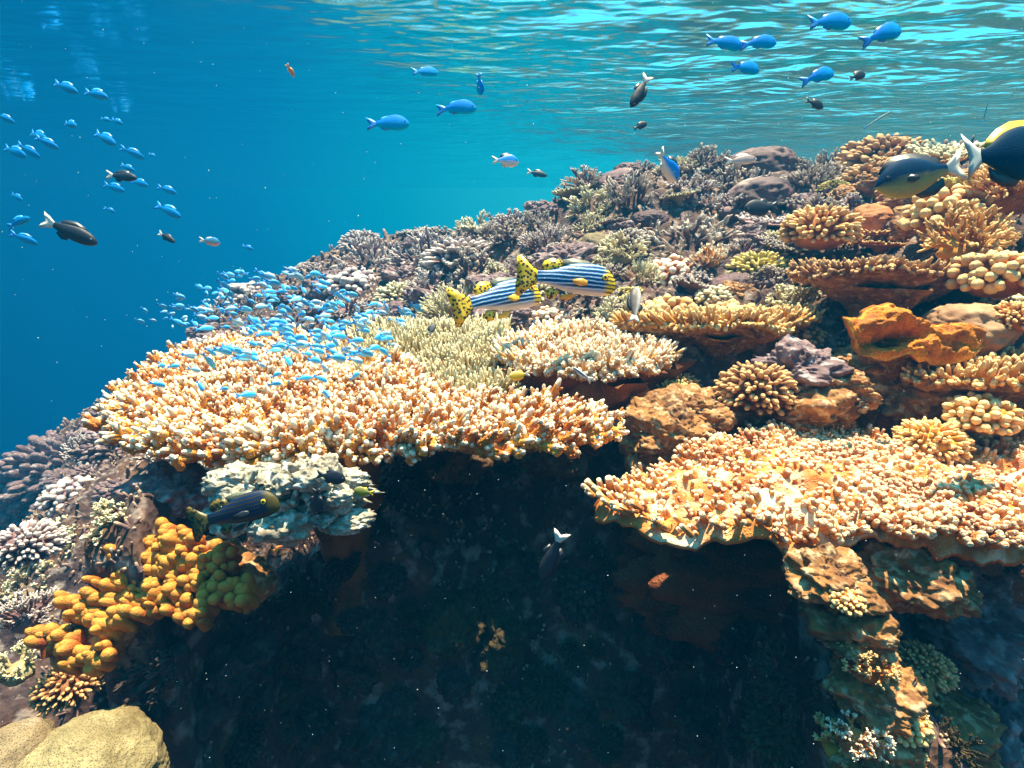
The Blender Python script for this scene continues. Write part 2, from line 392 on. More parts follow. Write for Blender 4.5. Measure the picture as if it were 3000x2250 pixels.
m = bpy.data.materials.new('haze'); nt, p, o = nodes(m); nt.nodes.remove(p)
pv = N(nt, 'ShaderNodeVolumePrincipled'); pv.inputs['Density'].default_value = .062; pv.inputs['Color'].default_value = (.002, .155, .34, 1); pv.inputs['Anisotropy'].default_value = .1
nt.links.new(pv.outputs[0], o.inputs['Volume'])
g = Geo(); bx = np.array([[x, y, z] for x in (-14.4, 14.4) for y in (-13.5, 16.0) for z in (-16.0, 1.15)])
g.add(bx, [[0, 1, 3, 2], [4, 6, 7, 5], [0, 4, 5, 1], [2, 3, 7, 6], [0, 2, 6, 4], [1, 5, 7, 3]])
tag(g.build('haze', m, smooth=False), 'blue sea water haze over the whole reef', kind='stuff')

# ------------------------------------------------------------------ table corals
def polar_outline(pts, c):
    d = np.array(pts)-np.array(c); th = np.arctan2(d[:, 1], d[:, 0]); r = np.hypot(d[:, 0], d[:, 1])
    o = np.argsort(th); th = th[o]; r = r[o]
    T = np.concatenate([th-2*np.pi, th, th+2*np.pi]); RR = np.concatenate([r, r, r])
    tt = np.linspace(-np.pi, np.pi, 181); rr = np.interp(tt, T, RR)
    k = np.hanning(15); k /= k.sum(); rr = np.convolve(np.concatenate([rr[-8:-1], rr, rr[1:8]]), k, 'valid')
    return lambda q: np.interp((np.asarray(q)+np.pi) % (2*np.pi)-np.pi, tt, rr)
def ellipse(rx, ry, wob=.08, seed=0, rot=0):
    def f(q):
        q = np.asarray(q); a = q-rot
        r = rx*ry/np.sqrt((ry*np.cos(a))**2+(rx*np.sin(a))**2)
        return r*(1+wob*np.sin(3*q+seed)+wob*.7*np.sin(5*q+seed*2.3)+wob*.5*np.sin(9*q+seed*1.7))
    return f
def table(name, label, cat, c, zc, rf, sp, h, r, mat, group=None, tilt=(0, 0), rim=1.0, rimlen=1.6, stalk=.35, ground_z=None,
          thick=.09, S=7, side=1, seed=0, dish=0., under=None, lay=2, top_und=.02, nub=0):
    """a table coral: plate on a stalk, crowded with branchlets; parts plate, branchlets, stalk"""
    q = np.random.default_rng(seed); cx, cy = c
    gz = float(ground(cx, cy)[0]) if ground_z is None else ground_z
    root = empty(name, (cx, cy, gz)); tag(root, label, cat, group); off = np.array([cx, cy, gz])
    def top(x, y, rho): return zc + tilt[0]*(x-cx)+tilt[1]*(y-cy) + dish*(rho**2-1) + top_und*fbm(x*5+seed, y*5, seed, 2)
    # plate
    nt_, nr = 120, 22; th = np.linspace(0, 2*np.pi, nt_, endpoint=False); RR = rf(th)
    rho = np.linspace(0.02, 1, nr); g = Geo()
    x = cx + RR[None]*rho[:, None]*np.cos(th); y = cy + RR[None]*rho[:, None]*np.sin(th)
    zt = top(x, y, rho[:, None]+0*x); tk = .35*thick*.3+thick*(1-rho[:, None])**1.3 + .012*fbm(x*30, y*30, seed+3, 2)
    zb = zt - .012 - np.abs(tk) - .03*np.abs(fbm(x*11+seed, y*11, seed+8, 3))*np.clip(1.3-rho[:, None], 0, 1)
    V = np.concatenate([np.stack([x, y, zt], -1), np.stack([x, y, zb], -1)[::-1]], 0).reshape(-1, 3)-off
    i, j = np.meshgrid(np.arange(2*nr-1), np.arange(nt_), indexing='ij'); j2 = (j+1) % nt_
    g.add(V, np.stack([i*nt_+j, (i+1)*nt_+j, (i+1)*nt_+j2, i*nt_+j2], -1).reshape(-1, 4))
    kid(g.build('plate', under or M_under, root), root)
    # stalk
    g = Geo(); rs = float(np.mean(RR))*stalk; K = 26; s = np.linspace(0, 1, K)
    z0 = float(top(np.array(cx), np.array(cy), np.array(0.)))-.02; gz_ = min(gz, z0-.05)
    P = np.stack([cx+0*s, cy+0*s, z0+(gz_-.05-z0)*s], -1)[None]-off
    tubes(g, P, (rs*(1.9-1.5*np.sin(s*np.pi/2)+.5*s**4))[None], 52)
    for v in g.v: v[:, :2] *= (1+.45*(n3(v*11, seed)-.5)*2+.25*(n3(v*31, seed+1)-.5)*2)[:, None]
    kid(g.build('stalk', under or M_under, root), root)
    # branchlets
    rm = float(RR.max())+.01; gx = np.arange(-rm, rm, sp); gy = np.arange(-rm, rm, sp*.866)
    A, B = np.meshgrid(gx, gy); A = A + (np.arange(len(gy)) % 2)[:, None]*sp*.5
    A = A.ravel()+q.normal(0, sp*.22, A.size); B = B.ravel()+q.normal(0, sp*.22, B.size)
    th = np.arctan2(B, A); rad = np.hypot(A, B); ro = rad/rf(th); ok = ro < 1.0
    A, B, th, ro = A[ok], B[ok], th[ok], ro[ok]; n_ = len(A)
    out = np.stack([np.cos(th), np.sin(th), 0*th], -1)
    z = top(A+cx, B+cy, ro); base = np.stack([A+cx, B+cy, z-.006], -1)-off
    til = np.clip(ro, 0, 1)**4*1.15*rim + q.normal(0, .16, n_)
    up = np.array([0, 0, 1.])
    D = nrm(out*np.sin(til)[:, None]+up*np.cos(til)[:, None]+q.normal(0, .13, (n_, 3)))
    patch = .75+.6*n2(A*9+seed, B*9, seed+5)
    L = h*patch*q.uniform(.75, 1.25, n_)*(1+.35*ro**6)
    rr0 = r*q.uniform(.72, 1.22, n_)*(.8+.4*n2(A*14+seed, B*14, seed+9))
    g = Geo(); K = 6; s = np.array([0, .25, .5, .75, .92, 1.0])
    prof = np.array([1.2, 1.05, .98, .86, .62, .34])
    curl = up*.25*L[:, None]
    def put(base, D, L, rr, t0=0.):
        P = base[:, None] + D[:, None]*(L[:, None]*s[None])[:, :, None] + (up*.25)[None, None]*(L[:, None]*s[None]**2)[:, :, None]
        P[:, 1:-1] += q.normal(0, 1, (len(L), K-2, 3))*rr[:, None, None]*.16
        tubes(g, P, rr[:, None]*prof[None]*q.uniform(.93, 1.07, (len(L), K)), S, np.broadcast_to(t0+(1-t0)*s, (len(L), K)))
        if nub:
            ii = np.repeat(np.arange(len(L)), nub); sv = q.uniform(.12, .93, len(ii)); an = q.uniform(0, 2*np.pi, len(ii)); d_ = D[ii]
            rf_ = np.zeros_like(d_); rf_[:, 0] = 1; u_ = nrm(np.cross(d_, rf_)); w_ = np.cross(d_, u_); ra = np.cos(an)[:, None]*u_+np.sin(an)[:, None]*w_
            c0 = base[ii]+d_*(L[ii]*sv)[:, None]+up*.25*(L[ii]*sv**2)[:, None]+ra*(rr[ii]*.78)[:, None]
            dd = nrm(ra+d_*.8); ln = rr[ii]*q.uniform(.4, .75, len(ii))
            tubes(g, c0[:, None]+dd[:, None]*(ln[:, None]*np.array([0, 1.]))[:, :, None], rr[ii][:, None]*np.array([.34, .22]), 5, np.stack([.3+0*sv, np.clip(.62+.3*sv, 0, .95)], 1))
    put(base, D, L, rr0)
    for k in range(side):
        f = q.uniform(.25, .75, n_); pick = q.random(n_) < .75
        sd_ = nrm(D*.75+q.normal(0, .55, (n_, 3)))
        put((base+D*(L*f)[:, None])[pick], sd_[pick], (L*q.uniform(.3, .6, n_))[pick], (rr0*.8)[pick], .25)
    # rim branches: longer, pointing outwards, forked upwards
    if rim > 0:
        per = float(np.mean(RR))*2*np.pi; nn = int(per/(sp*.72))
        for l_ in range(lay):
            t_ = np.linspace(0, 2*np.pi, nn, endpoint=False)+q.normal(0, .3/nn*6, nn)
            o_ = np.stack([np.cos(t_), np.sin(t_), 0*t_], -1); fr = .97-.055*l_
            rr_ = rf(t_)*fr; bx_ = np.stack([cx+rr_*np.cos(t_), cy+rr_*np.sin(t_), 0*t_], -1)
            bx_[:, 2] = top(bx_[:, 0], bx_[:, 1], np.full(nn, fr))-.008; bx_ -= off
            el = (-.15+.42*l_)+q.normal(0, .15, nn)
            D_ = nrm(o_*np.cos(el)[:, None]+up*np.sin(el)[:, None]+q.normal(0, .14, (nn, 3)))
            L_ = h*rimlen*q.uniform(.55, 1.2, nn); r_ = r*q.uniform(.95, 1.35, nn)
            put(bx_, D_, L_, r_)
            for k in range(3):
                f = q.uniform(.15, .85, nn); sdv = nrm(D_*.45+up*q.uniform(.2, .9, nn)[:, None]+q.normal(0, .38, (nn, 3)))
                put(bx_+D_*(L_*f)[:, None], sdv, L_*q.uniform(.25, .5, nn), r_*.82, .2)
    kid(g.build('branchlets', mat, root), root)
    return root

ZM = -.40
mo = [onz(px, py, -.37)[:2] for px, py in ((1420, 903), (1430, 880), (1350, 862), (1050, 866), (850, 840), (770, 775), (700, 715), (560, 712), (430, 730), (350, 770),
      (300, 810), (255, 850), (250, 880), (310, 908), (400, 925), (520, 926), (700, 920), (900, 918), (1100, 920), (1230, 916))]
cm = (-.42, 1.12)
table('table_coral', 'largest orange table coral in the middle with white tipped branchlets, overhanging the black shade', 'coral', cm, ZM, polar_outline(mo, cm),
      .0195, .031, .0074, M_main, seed=1, S=9, side=2, rimlen=2.1, stalk=.20, ground_z=-.95, thick=.10, lay=3, nub=8)
ko = [onz(px, py, -.385)[:2] for px, py in ((1120, 810), (1100, 770), (1090, 725), (1060, 690), (900, 690), (790, 690), (770, 730), (770, 790), (850, 830), (1000, 830))]
ck = (-.24, 1.50)
table('table_coral', 'dull khaki table coral with short fine branchlets behind the big orange plate', 'coral', ck, -.41, polar_outline(ko, ck),
      .0165, .036, .0046, M_khaki, seed=2, S=6, side=1, rim=.6, rimlen=1.1, ground_z=-.85, thick=.07, top_und=.05)
po = [onz(px, py, -.33)[:2] for px, py in ((1080, 730), (1120, 752), (1190, 772), (1270, 780), (1360, 774), (1420, 758), (1440, 736), (1420, 715), (1340, 702), (1250, 700), (1150, 705))]
cp_ = (.22, 1.42)
table('table_coral', 'small raised peach table coral with a brown cone below it, under the striped fish', 'coral', cp_, -.355, polar_outline(po, cp_),
      .0185, .030, .0066, M_peach, seed=3, S=8, side=1, rimlen=1.25, ground_z=-.8, thick=.20, stalk=.5, lay=3, nub=5)

# ------------------------------------------------------------------ sunlit shelf coral, lower right
so_ = [onz(px, py, -.47)[:2] for px, py in ((1240, 1060), (1330, 1110), (1480, 1125), (1600, 1150), (1720, 1150), (1850, 1110), (2000, 1150), (2200, 1170), (2500, 1190), (2700, 1080),
       (2400, 960), (2200, 945), (2000, 940), (1850, 925), (1700, 925), (1560, 950), (1450, 985), (1320, 1010))]
cs = (.72, .93)
def shelf():
    root = empty('shelf_coral', (cs[0], cs[1], -.8)); off = np.array([cs[0], cs[1], -.8]); rf = polar_outline(so_, cs)
    tag(root, 'broad sunlit amber shelf coral studded with hollow tubes, lower right above the shade', 'coral')
    q = np.random.default_rng(5)
    def top(x, y): return -.495+.05*fbm(x*4, y*4, 44, 3)+.028*(1-2*np.abs(fbm(x*11, y*11, 45, 3)))-.06*np.clip(y-.85, 0, 1)
    nt_, nr = 420, 110; th = np.linspace(0, 2*np.pi, nt_, endpoint=False)
    RR = rf(th)*(1+.07*fbm(np.cos(th)*11, np.sin(th)*11, 3, 3)); rho = np.linspace(.01, 1, nr)
    x = cs[0]+RR[None]*rho[:, None]*np.cos(th); y = cs[1]+RR[None]*rho[:, None]*np.sin(th)
    zt = top(x, y)+.008*fbm(x*60, y*60, 8, 2)-.03*rho[:, None]**10; zb = zt-.006-.16*(1-rho[:, None])**1.1-.03*np.abs(fbm(x*14, y*14, 4, 3))*np.clip(1.05-rho[:, None], 0, 1)*4*.5
    V = np.concatenate([np.stack([x, y, zt], -1), np.stack([x, y, zb], -1)[::-1]], 0).reshape(-1, 3)-off
    i, j = np.meshgrid(np.arange(2*nr-1), np.arange(nt_), indexing='ij'); j2 = (j+1) % nt_
    A = np.zeros((len(V), 3)); A[:nt_*nr, 0] = np.clip(.5+.9*fbm(x*18, y*18, 6, 3), 0, 1).ravel()
    g = Geo(); g.add(V, np.stack([i*nt_+j, (i+1)*nt_+j, (i+1)*nt_+j2, i*nt_+j2], -1).reshape(-1, 4), None, A)
    kid(g.build('plate', M_shelf, root), root)
    # hollow tubes
    n_ = 5200; t_ = q.uniform(0, 2*np.pi, n_); ro = np.sqrt(q.uniform(0, 1, n_)); x = cs[0]+rf(t_)*ro*np.cos(t_); y = cs[1]+rf(t_)*ro*np.sin(t_)
    keep = n2(x*7, y*7, 77) > .12+.3*q.random(n_); x, y, ro, t_ = x[keep], y[keep], ro[keep], t_[keep]; n_ = len(x)
    B = np.stack([x, y, top(x, y)-.008], -1)-off; out = np.stack([np.cos(t_), np.sin(t_), 0*t_], -1)
    D = nrm(np.array([0, 0, 1.])+out*(ro**4*1.3)[:, None]+q.normal(0, .35, (n_, 3)))
    L = q.uniform(.006, .024, n_)*(1+.5*ro**5); r_ = q.uniform(.0022, .0056, n_)*(1+.5*(q.random(n_) > .9))
    s = np.array([0, .5, .92, 1.0, .97, .72]); pr = np.array([1.25, 1.0, .95, .8, .5, .42])
    g = Geo(); P = B[:, None]+D[:, None]*(L[:, None]*s[None])[:, :, None]
    # the mouths turn inwards: a darker colour on the last rings stands in for shade inside
    tubes(g, P, r_[:, None]*pr[None], 9, np.broadcast_to(np.array([.1, .35, .75, .95, .4, .0]), (n_, 6)))
    kid(g.build('tubes', M_shelf, root), root)
    g = Geo(); lump(g, (0, .16, -.03), (.42, .16, .24), .3, 2, 9, 60, .12)
    kid(g.build('stalk', M_under, root), root)
shelf()

# ------------------------------------------------------------------ coral colony prototypes (unit radius)
def bush(seed, n0=34, r=.032, levels=3, spread=.7, flat=.75, S=5, seglen=.42):
    q = np.random.default_rng(seed); g = Geo()
    V = []; 
    th = q.uniform(0, 2*np.pi, n0); el = np.arcsin(q.uniform(.08, 1, n0))
    D = np.stack([np.cos(th)*np.cos(el), np.sin(th)*np.cos(el), np.sin(el)*flat+.08], -1); D = nrm(D)
    B = D*.12; L = np.full(n0, seglen)*q.uniform(.8, 1.2, n0); rr = np.full(n0, r*1.5); s = np.linspace(0, 1, 4); t0 = 0.
    for lv in range(levels):
        P = B[:, None]+D[:, None]*(L[:, None]*s)[:, :, None]; P[:, 1:-1] += q.normal(0, .018, P[:, 1:-1].shape)
        last = lv == levels-1
        pr = np.array([1.1, 1, .9, .5 if last else .85]); t1 = (lv+1)/levels
        tubes(g, P, rr[:, None]*pr, S, np.broadcast_to(t0+(t1-t0)*s, (len(L), 4)))
        if not last:
            nb = 3 if lv == 0 else 3; E = P[:, -1]
            B = np.repeat(E, nb, 0); D = nrm(np.repeat(D, nb, 0)+q.normal(0, spread*.5, (len(B), 3))+np.array([0, 0, .18])); L = np.repeat(L, nb)*q.uniform(.42, .75, len(B)); rr = np.repeat(rr, nb)*.75
        t0 = t1
    lump(g, (0, 0, -.05), (.45, .45, .3), .2, 2, seed, 12)
    return g
def knobs(seed, n=90, r=.11, S=8, hole=False, flat=.7):
    q = np.random.default_rng(seed); g = Geo()
    i = np.arange(n); z = -.38+1.38*(i+.5)/n; th = i*2.39996+seed; el = np.arcsin(z)
    D = np.stack([np.cos(th)*np.cos(el), np.sin(th)*np.cos(el), np.sin(el)], -1)+q.normal(0, .07, (n, 3)); D = nrm(D)
    sc_ = np.array([1, 1, flat]); B = D*.55*sc_; L = q.uniform(.28, .46, n); rr = r*q.uniform(.75, 1.25, n)
    s = np.array([0, .4, .75, .9, 1.0]); pr = np.array([.8, .95, 1.05, .85, .45])
    P = B[:, None]+(D*sc_)[:, None]*(L[:, None]*s)[:, :, None]
    tubes(g, P, rr[:, None]*pr, S, np.broadcast_to(s, (n, 5)))
    lump(g, (0, 0, 0), (.66, .66, .66*flat), .12, 2, seed, 18)
    return g
def dome(seed, bumps=.05, flat=.7, worm=0., n=60):
    g = Geo(); lump(g, (0, 0, 0), (1, 1, flat), .16, 1.3, seed, n, bumps, 1., worm); return g
def rockg(seed, flat=.7, amp=.38, n=110):
    g = Geo(); lump(g, (0, 0, 0), (1, 1, flat), amp, 1.7, seed, n, .10); return g
def platelet(seed):
    q = np.random.default_rng(seed); g = Geo()
    n = 200; t = q.uniform(0, 2*np.pi, n); ro = np.sqrt(q.uniform(0, 1, n)); rf = ellipse(1, .85, .08, seed)
    B = np.stack([ro*rf(t)*np.cos(t), ro*rf(t)*np.sin(t), .32+.12*ro**2], -1)
    D = nrm(np.stack([np.cos(t)*ro**3*1.2, np.sin(t)*ro**3*1.2, 1+0*t], -1)+q.normal(0, .2, (n, 3)))
    s = np.array([0, .4, .8, 1.]); L = q.uniform(.12, .24, n)
    tubes(g, B[:, None]+D[:, None]*(L[:, None]*s)[:, :, None], (q.uniform(.035, .055, n))[:, None]*np.array([1.1, 1, .85, .45]), 6, np.broadcast_to(s, (n, 4)))
    V, qd = sphere_grid(14, 40); V = V.copy(); th = np.arctan2(V[:, 1], V[:, 0]); V[:, :2] *= rf(th)[:, None]; V[:, 2] = .33+.10*(V[:, 0]**2+V[:, 1]**2)+V[:, 2]*.05-.16*np.clip(1-np.hypot(V[:, 0], V[:, 1]), 0, 1)*(V[:, 2] < 0)
    g.add(V, qd); tubes(g, np.array([[[0, 0, .3], [0, 0, 0], [0, 0, -.4]]]), np.array([[.45, .22, .3]]), 12, np.zeros((1, 3)))
    return g
PROTO = {}
def proto(key, maker, n):
    PROTO[key] = [maker(11+7*k).mesh(key+'_mesh', M_mauve) for k in range(n)]
proto('bush', lambda s: bush(s), 4)
proto('finebush', lambda s: bush(s, 60, .020, 3, .5, .8, 4, .40), 3)
proto('stag', lambda s: bush(s, 16, .036, 4, .95, .8, 5, .34), 3)
proto('knob', lambda s: knobs(s), 3)
proto('cauli', lambda s: knobs(s, 240, .055, 6), 3)
proto('dome', lambda s: dome(s), 3)
proto('brain', lambda s: dome(s, .02, .75, .010, 170), 2)
proto('rock', lambda s: rockg(s), 4)
proto('platelet', lambda s: platelet(s), 3)
KNAME = dict(bush='branching_coral', finebush='branching_coral', stag='staghorn_coral', knob='knobby_coral', cauli='cauliflower_coral', dome='boulder_coral',
             brain='boulder_coral', rock='reef_rock', platelet='plate_coral')
def colony(kind, p, size, mat, label, group=None, cat=None, var=None, rotz=None, sq=(1, 1, 1), tilt=(0, 0)):
    v = PROTO[kind]; me = v[(rng.integers(len(v)) if var is None else var % len(v))]
    o = bpy.data.objects.new(KNAME[kind], me); COL.objects.link(o)
    o.location = Vector(p); o.scale = (size*sq[0], size*sq[1], size*sq[2])
    o.rotation_euler = (tilt[0], tilt[1], rng.uniform(0, 6.28) if rotz is None else rotz)
    o.material_slots[0].link = 'OBJECT'; o.material_slots[0].material = mat
    tag(o, label, cat or ('rock' if kind == 'rock' else 'coral'), group); return o
USED = []
def at_px(kind, px, py, wpx, mat, label, sink=.25, Y=None, **k):
    p = G(px, py) if Y is None else W(px, py, Y)
    s = wpx/2/F*depth(p); p = p + np.array([0, s*.3, -s*sink]) if Y is None else p
    USED.append((p[0], p[1], s*.8))
    return colony(kind, p, s, mat, label, **k)

HAND = (
 # kind, px, py(base), width, material, label
 ('finebush', 1370, 440, 190, M_mauve, 'mauve branching coral at the top of the ridge, left of the blue white fish'),
 ('bush', 1280, 455, 130, M_cream, 'pale cream branching coral on the ridge flank with open blue water to its left'),
 ('finebush', 1185, 530, 140, M_lilac, 'round lilac coral with white needle tips at the left foot of the ridge'),
 ('dome', 1295, 530, 110, M_massive, 'smooth grey and yellow boulder coral between the lilac needle coral and the ridge'),
 ('rock', 1180, 465, 70, M_rockmauve, 'small grey knob of rock at the lowest left step of the ridge'),
 ('stag', 1030, 610, 200, M_mauve, 'dark tangled staghorn thicket left of the upper striped fish'),
 ('bush', 1500, 540, 230, M_mauve, 'wide dark branching thicket under the blue and white fish on the ridge'),
 ('finebush', 1760, 400, 130, M_mauve, 'bushy mauve coral on the skyline, left of the two big dark blue fish'),
 ('bush', 1600, 415, 170, M_mauve, 'low mauve coral on the skyline below the pale striped fish'),
 ('cauli', 1650, 575, 150, M_ochre, 'low green yellow cauliflower coral left of the brown dome coral'),
 ('cauli', 1835, 610, 220, M_brown, 'large brown cauliflower dome coral high on the right slope'),
 ('knob', 1450, 680, 170, M_rust, 'rust coloured knobby coral just right of the small grey upright fish'),
 ('knob', 1590, 690, 170, M_rust, 'rust knobby coral with cream tips along the ledge above the cave'),
 ('bush', 1340, 690, 130, M_cream, 'whitish low branching coral directly behind the raised peach table coral'),
 ('cauli', 1360, 645, 110, M_ochre, 'yellowish lace coral in front of the striped fish mouth'),
 ('knob', 1190, 685, 100, M_peach, 'small orange finger coral below the head of the lower striped fish'),
 ('dome', 2085, 715, 165, M_tan, 'smooth pinkish brown boulder coral on the right above the orange sponge'),
 ('rock', 1740, 840, 150, M_rockmauve, 'pale knobbly rock topping the mound in the middle right'),
 ('knob', 1640, 880, 180, M_brown, 'brown knobby coral on the mound under the pale rock'),
 ('dome', 1555, 860, 60, M_tan, 'small pale rounded coral at the left end of the brown mound'),
 ('rock', 1790, 880, 170, M_rockbrown, 'orange edged rock on the right end of the mound'),
 ('knob', 2130, 480, 140, M_rust, 'bright orange knobby coral near the right edge under the big yellow backed fish'),
 ('knob', 2160, 770, 150, M_rust, 'orange knobby coral touching the right end of the orange sponge'),
 ('dome', 1900, 470, 110, M_peach, 'bright peach boulder coral among dark branches on the upper right slope'),
 ('knob', 2150, 960, 160, M_rust, 'orange stubby coral at the right edge just above the amber shelf'),
 ('knob', 2020, 960, 110, M_peach, 'peach coral lump standing at the back of the amber shelf'),
 ('rock', 2050, 880, 110, M_rockmauve, 'pale lilac rock in the dark gap on the far right'),
 ('finebush', 1390, 600, 110, M_cream, 'cream tipped coral clump right of the upper striped fish head'),
 ('rock', 720, 620, 150, M_rockmauve, 'pinkish hazy reef rock behind the blue fish school'),
 ('bush', 800, 570, 170, M_lilac, 'hazy pink branching coral on the low left end of the reef'),
 ('rock', 810, 490, 60, M_rockmauve, 'small rounded hazy rock standing up on the far left skyline'),
 ('bush', 930, 560, 170, M_lilac, 'hazy lilac coral left of the dark staghorn thicket'),
 ('cauli', 860, 640, 130, M_cream, 'pale green hazy coral just above the right end of the blue school'),
 ('dome', 1000, 510, 120, M_rockmauve, 'hazy pink dome on the far reef edge behind the thicket'),
)
for kind, px, py, w, mat, label in HAND:
    at_px(kind, px, py, w, mat, label, **(dict(Y=1.36, sink=0) if mat is M_tan and w > 100 else {}))

# ------------------------------------------------------------------ orange sponge and its neighbours
def sponge():
    c = W(1960, 725, 1.28); g = Geo(); off = c
    root = empty('sponge', c); tag(root, 'vivid orange folded sponge with a hollow, on the right slope', 'sponge')
    n, mm = 60, 160; th = np.linspace(0, 2*np.pi, mm, endpoint=False)
    dd = depth(c)
    out = polar_outline([((px-1960)/F*dd, -(py-722)/F*dd) for px, py in ((1830, 695), (1880, 668), (1900, 655), (1940, 655), (1965, 685), (2040, 700), (2105, 715), (2150, 745), (2090, 765), (2040, 782), (1990, 785), (1930, 772), (1890, 768), (1850, 742))], (0, 0))
    RR = out(th)*(1+.04*np.sin(7*th)+.04*np.sin(11*th+1)); s = np.linspace(0.01, 1, n)
    x = RR[None]*s[:, None]*np.cos(th); y = RR[None]*s[:, None]*np.sin(th)
    h_ = .05*(1-s[:, None]**2)+.02*np.sin(40*x+2)*s[:, None]+.02*fbm(x*30, y*30, 2, 3)+.007*fbm(x*110, y*110, 4, 2)
    h_ = h_-.085*np.exp(-(((x+.035)/.055)**2+((y+.012)/.020)**2))
    x, y, z = x, .62*y-.78*h_+.0, .80*y+.62*h_; zb = z-.03*(1-s[:, None])
    y2 = y+.02+.07*(1-s[:, None])
    V = np.concatenate([np.stack([x, y, z], -1), np.stack([x, y2, zb], -1)[::-1]], 0).reshape(-1, 3)
    i, j = np.meshgrid(np.arange(2*n-1), np.arange(mm), indexing='ij'); j2 = (j+1) % mm
    A = np.zeros((len(V), 3)); A[:n*mm, 0] = np.repeat(s**4, mm)
    g.add(V, np.stack([i*mm+j, (i+1)*mm+j, (i+1)*mm+j2, i*mm+j2], -1).reshape(-1, 4), None, A)
    kid(g.build('cup', M_sponge, root), root)
    g = Geo(); tubes(g, np.array([[[.02, .07, 0], [.02, .09, -.08], [.02, .10, -.3]]]), np.array([[.1, .06, .09]]), 18, np.zeros((1, 3)))
    kid(g.build('foot', M_rockbrown, root), root)
sponge()

# ------------------------------------------------------------------ lower left: amber lobed coral, massive coral, dead rock
def lobes():
    WL = lambda a, b: W(a, b, .80-.11*(b-1130)/240); root = empty('lobed_coral', W(250, 1330, .72)); off = np.array(root.location)
    tag(root, 'amber lobed coral with smooth rounded knobs, lower left at the edge of the shade', 'coral')
    q = np.random.default_rng(21); pts = []
    poly = [(130,1370),(190,1300),(250,1250),(300,1200),(350,1170),(390,1150),(420,1180),(330,1230),(300,1290),(240,1330),(200,1400),(400,1210),(450,1240),(360,1260),(480,1190),(500,1260),(420,1300)]
    cen = [(q.uniform(-40, 40)+a, q.uniform(-25, 25)+b) for a, b in poly for _ in range(22)]
    P = []; Rr = []; S_ = np.array([0, .35, .65, .85, .96, 1.0]); pr = np.array([.75, .9, 1.0, .88, .6, .3])
    for a, b in cen:
        g0 = WL(a, b+20); r_ = q.uniform(.006, .0125); L = q.uniform(.024, .045)
        d = nrm(np.array([q.normal(-.25, .35), q.normal(-.35, .3), 1.])); b0 = g0-off-d*.015; bn = nrm(np.array([q.normal(-.5, .4), q.normal(-.3, .4), 0.]))
        P.append(b0+d[None]*(L*S_)[:, None]+bn[None]*(L*.2*S_**2)[:, None]); Rr.append(r_*pr)
    for k, (a, b) in enumerate(poly):
        g = Geo(); sl = slice(k*22, k*22+22)
        tubes(g, np.array(P[sl]), np.array(Rr[sl]), 14, np.broadcast_to(S_, (22, 6))); kid(g.build('lobe_cluster', M_knob, root), root)
    g = Geo(); ln = [(130,1380),(170,1350),(200,1320),(230,1290),(260,1260),(290,1235),(320,1210),(350,1190),(385,1180),(420,1190),(455,1210),(490,1235)]
    for a, b in ln:
        lump(g, WL(a, b+30)-off+np.array([0, .045, -.03]), (.055, .045, .045), .15, 2, int(a), 18, .08)
    kid(g.build('base', M_rockbrown, root), root)
lobes()
at_px('brain', 180, 1690, 300, M_massive, 'pale yellow massive coral with fine grooves in the bottom left corner', sink=.35, Y=.56, var=0)
at_px('brain', 10, 1660, 190, M_massive, 'smooth cream coral ridge cut by the bottom left corner of the photo', sink=.3, Y=.56, var=1)
def dead_rock():
    c = W(625, 1075, .73); root = empty('dead_coral_rock', c)
    tag(root, 'bleached white grey dead coral rock under the left edge of the big orange plate', 'rock')
    g = Geo(); qq = np.random.default_rng(31)
    for k in range(34):
        cx_, cz_ = qq.uniform(-.12, .11), qq.uniform(-.065, .022); sz = qq.uniform(.010, .030)
        lump(g, (cx_, .03+qq.uniform(-.02, .03), cz_), (sz*qq.uniform(.9, 1.8), sz, sz*qq.uniform(.5, 1.)), .34, 2.0, 40+k, 34, .12)
    lump(g, (.0, .06, -.02), (.11, .03, .045), .3, 3, 77, 80, .12)
    kid(g.build('crust', M_deadrock, root), root)
    g = Geo(); q = np.random.default_rng(3); n = 60
    B = np.stack([q.uniform(-.09, .09, n), q.uniform(.01, .05, n), q.uniform(-.03, .02, n)], -1); D = nrm(q.normal(0, .6, (n, 3))+np.array([0, -.2, .8])); s = np.array([0, .5, .9, 1.])
    tubes(g, B[:, None]+D[:, None]*(q.uniform(.012, .03, n)[:, None]*s)[:, :, None], q.uniform(.003, .006, n)[:, None]*np.array([1.2, 1, .8, .4]), 7)
    kid(g.build('stubs', M_deadrock, root), root)
dead_rock()
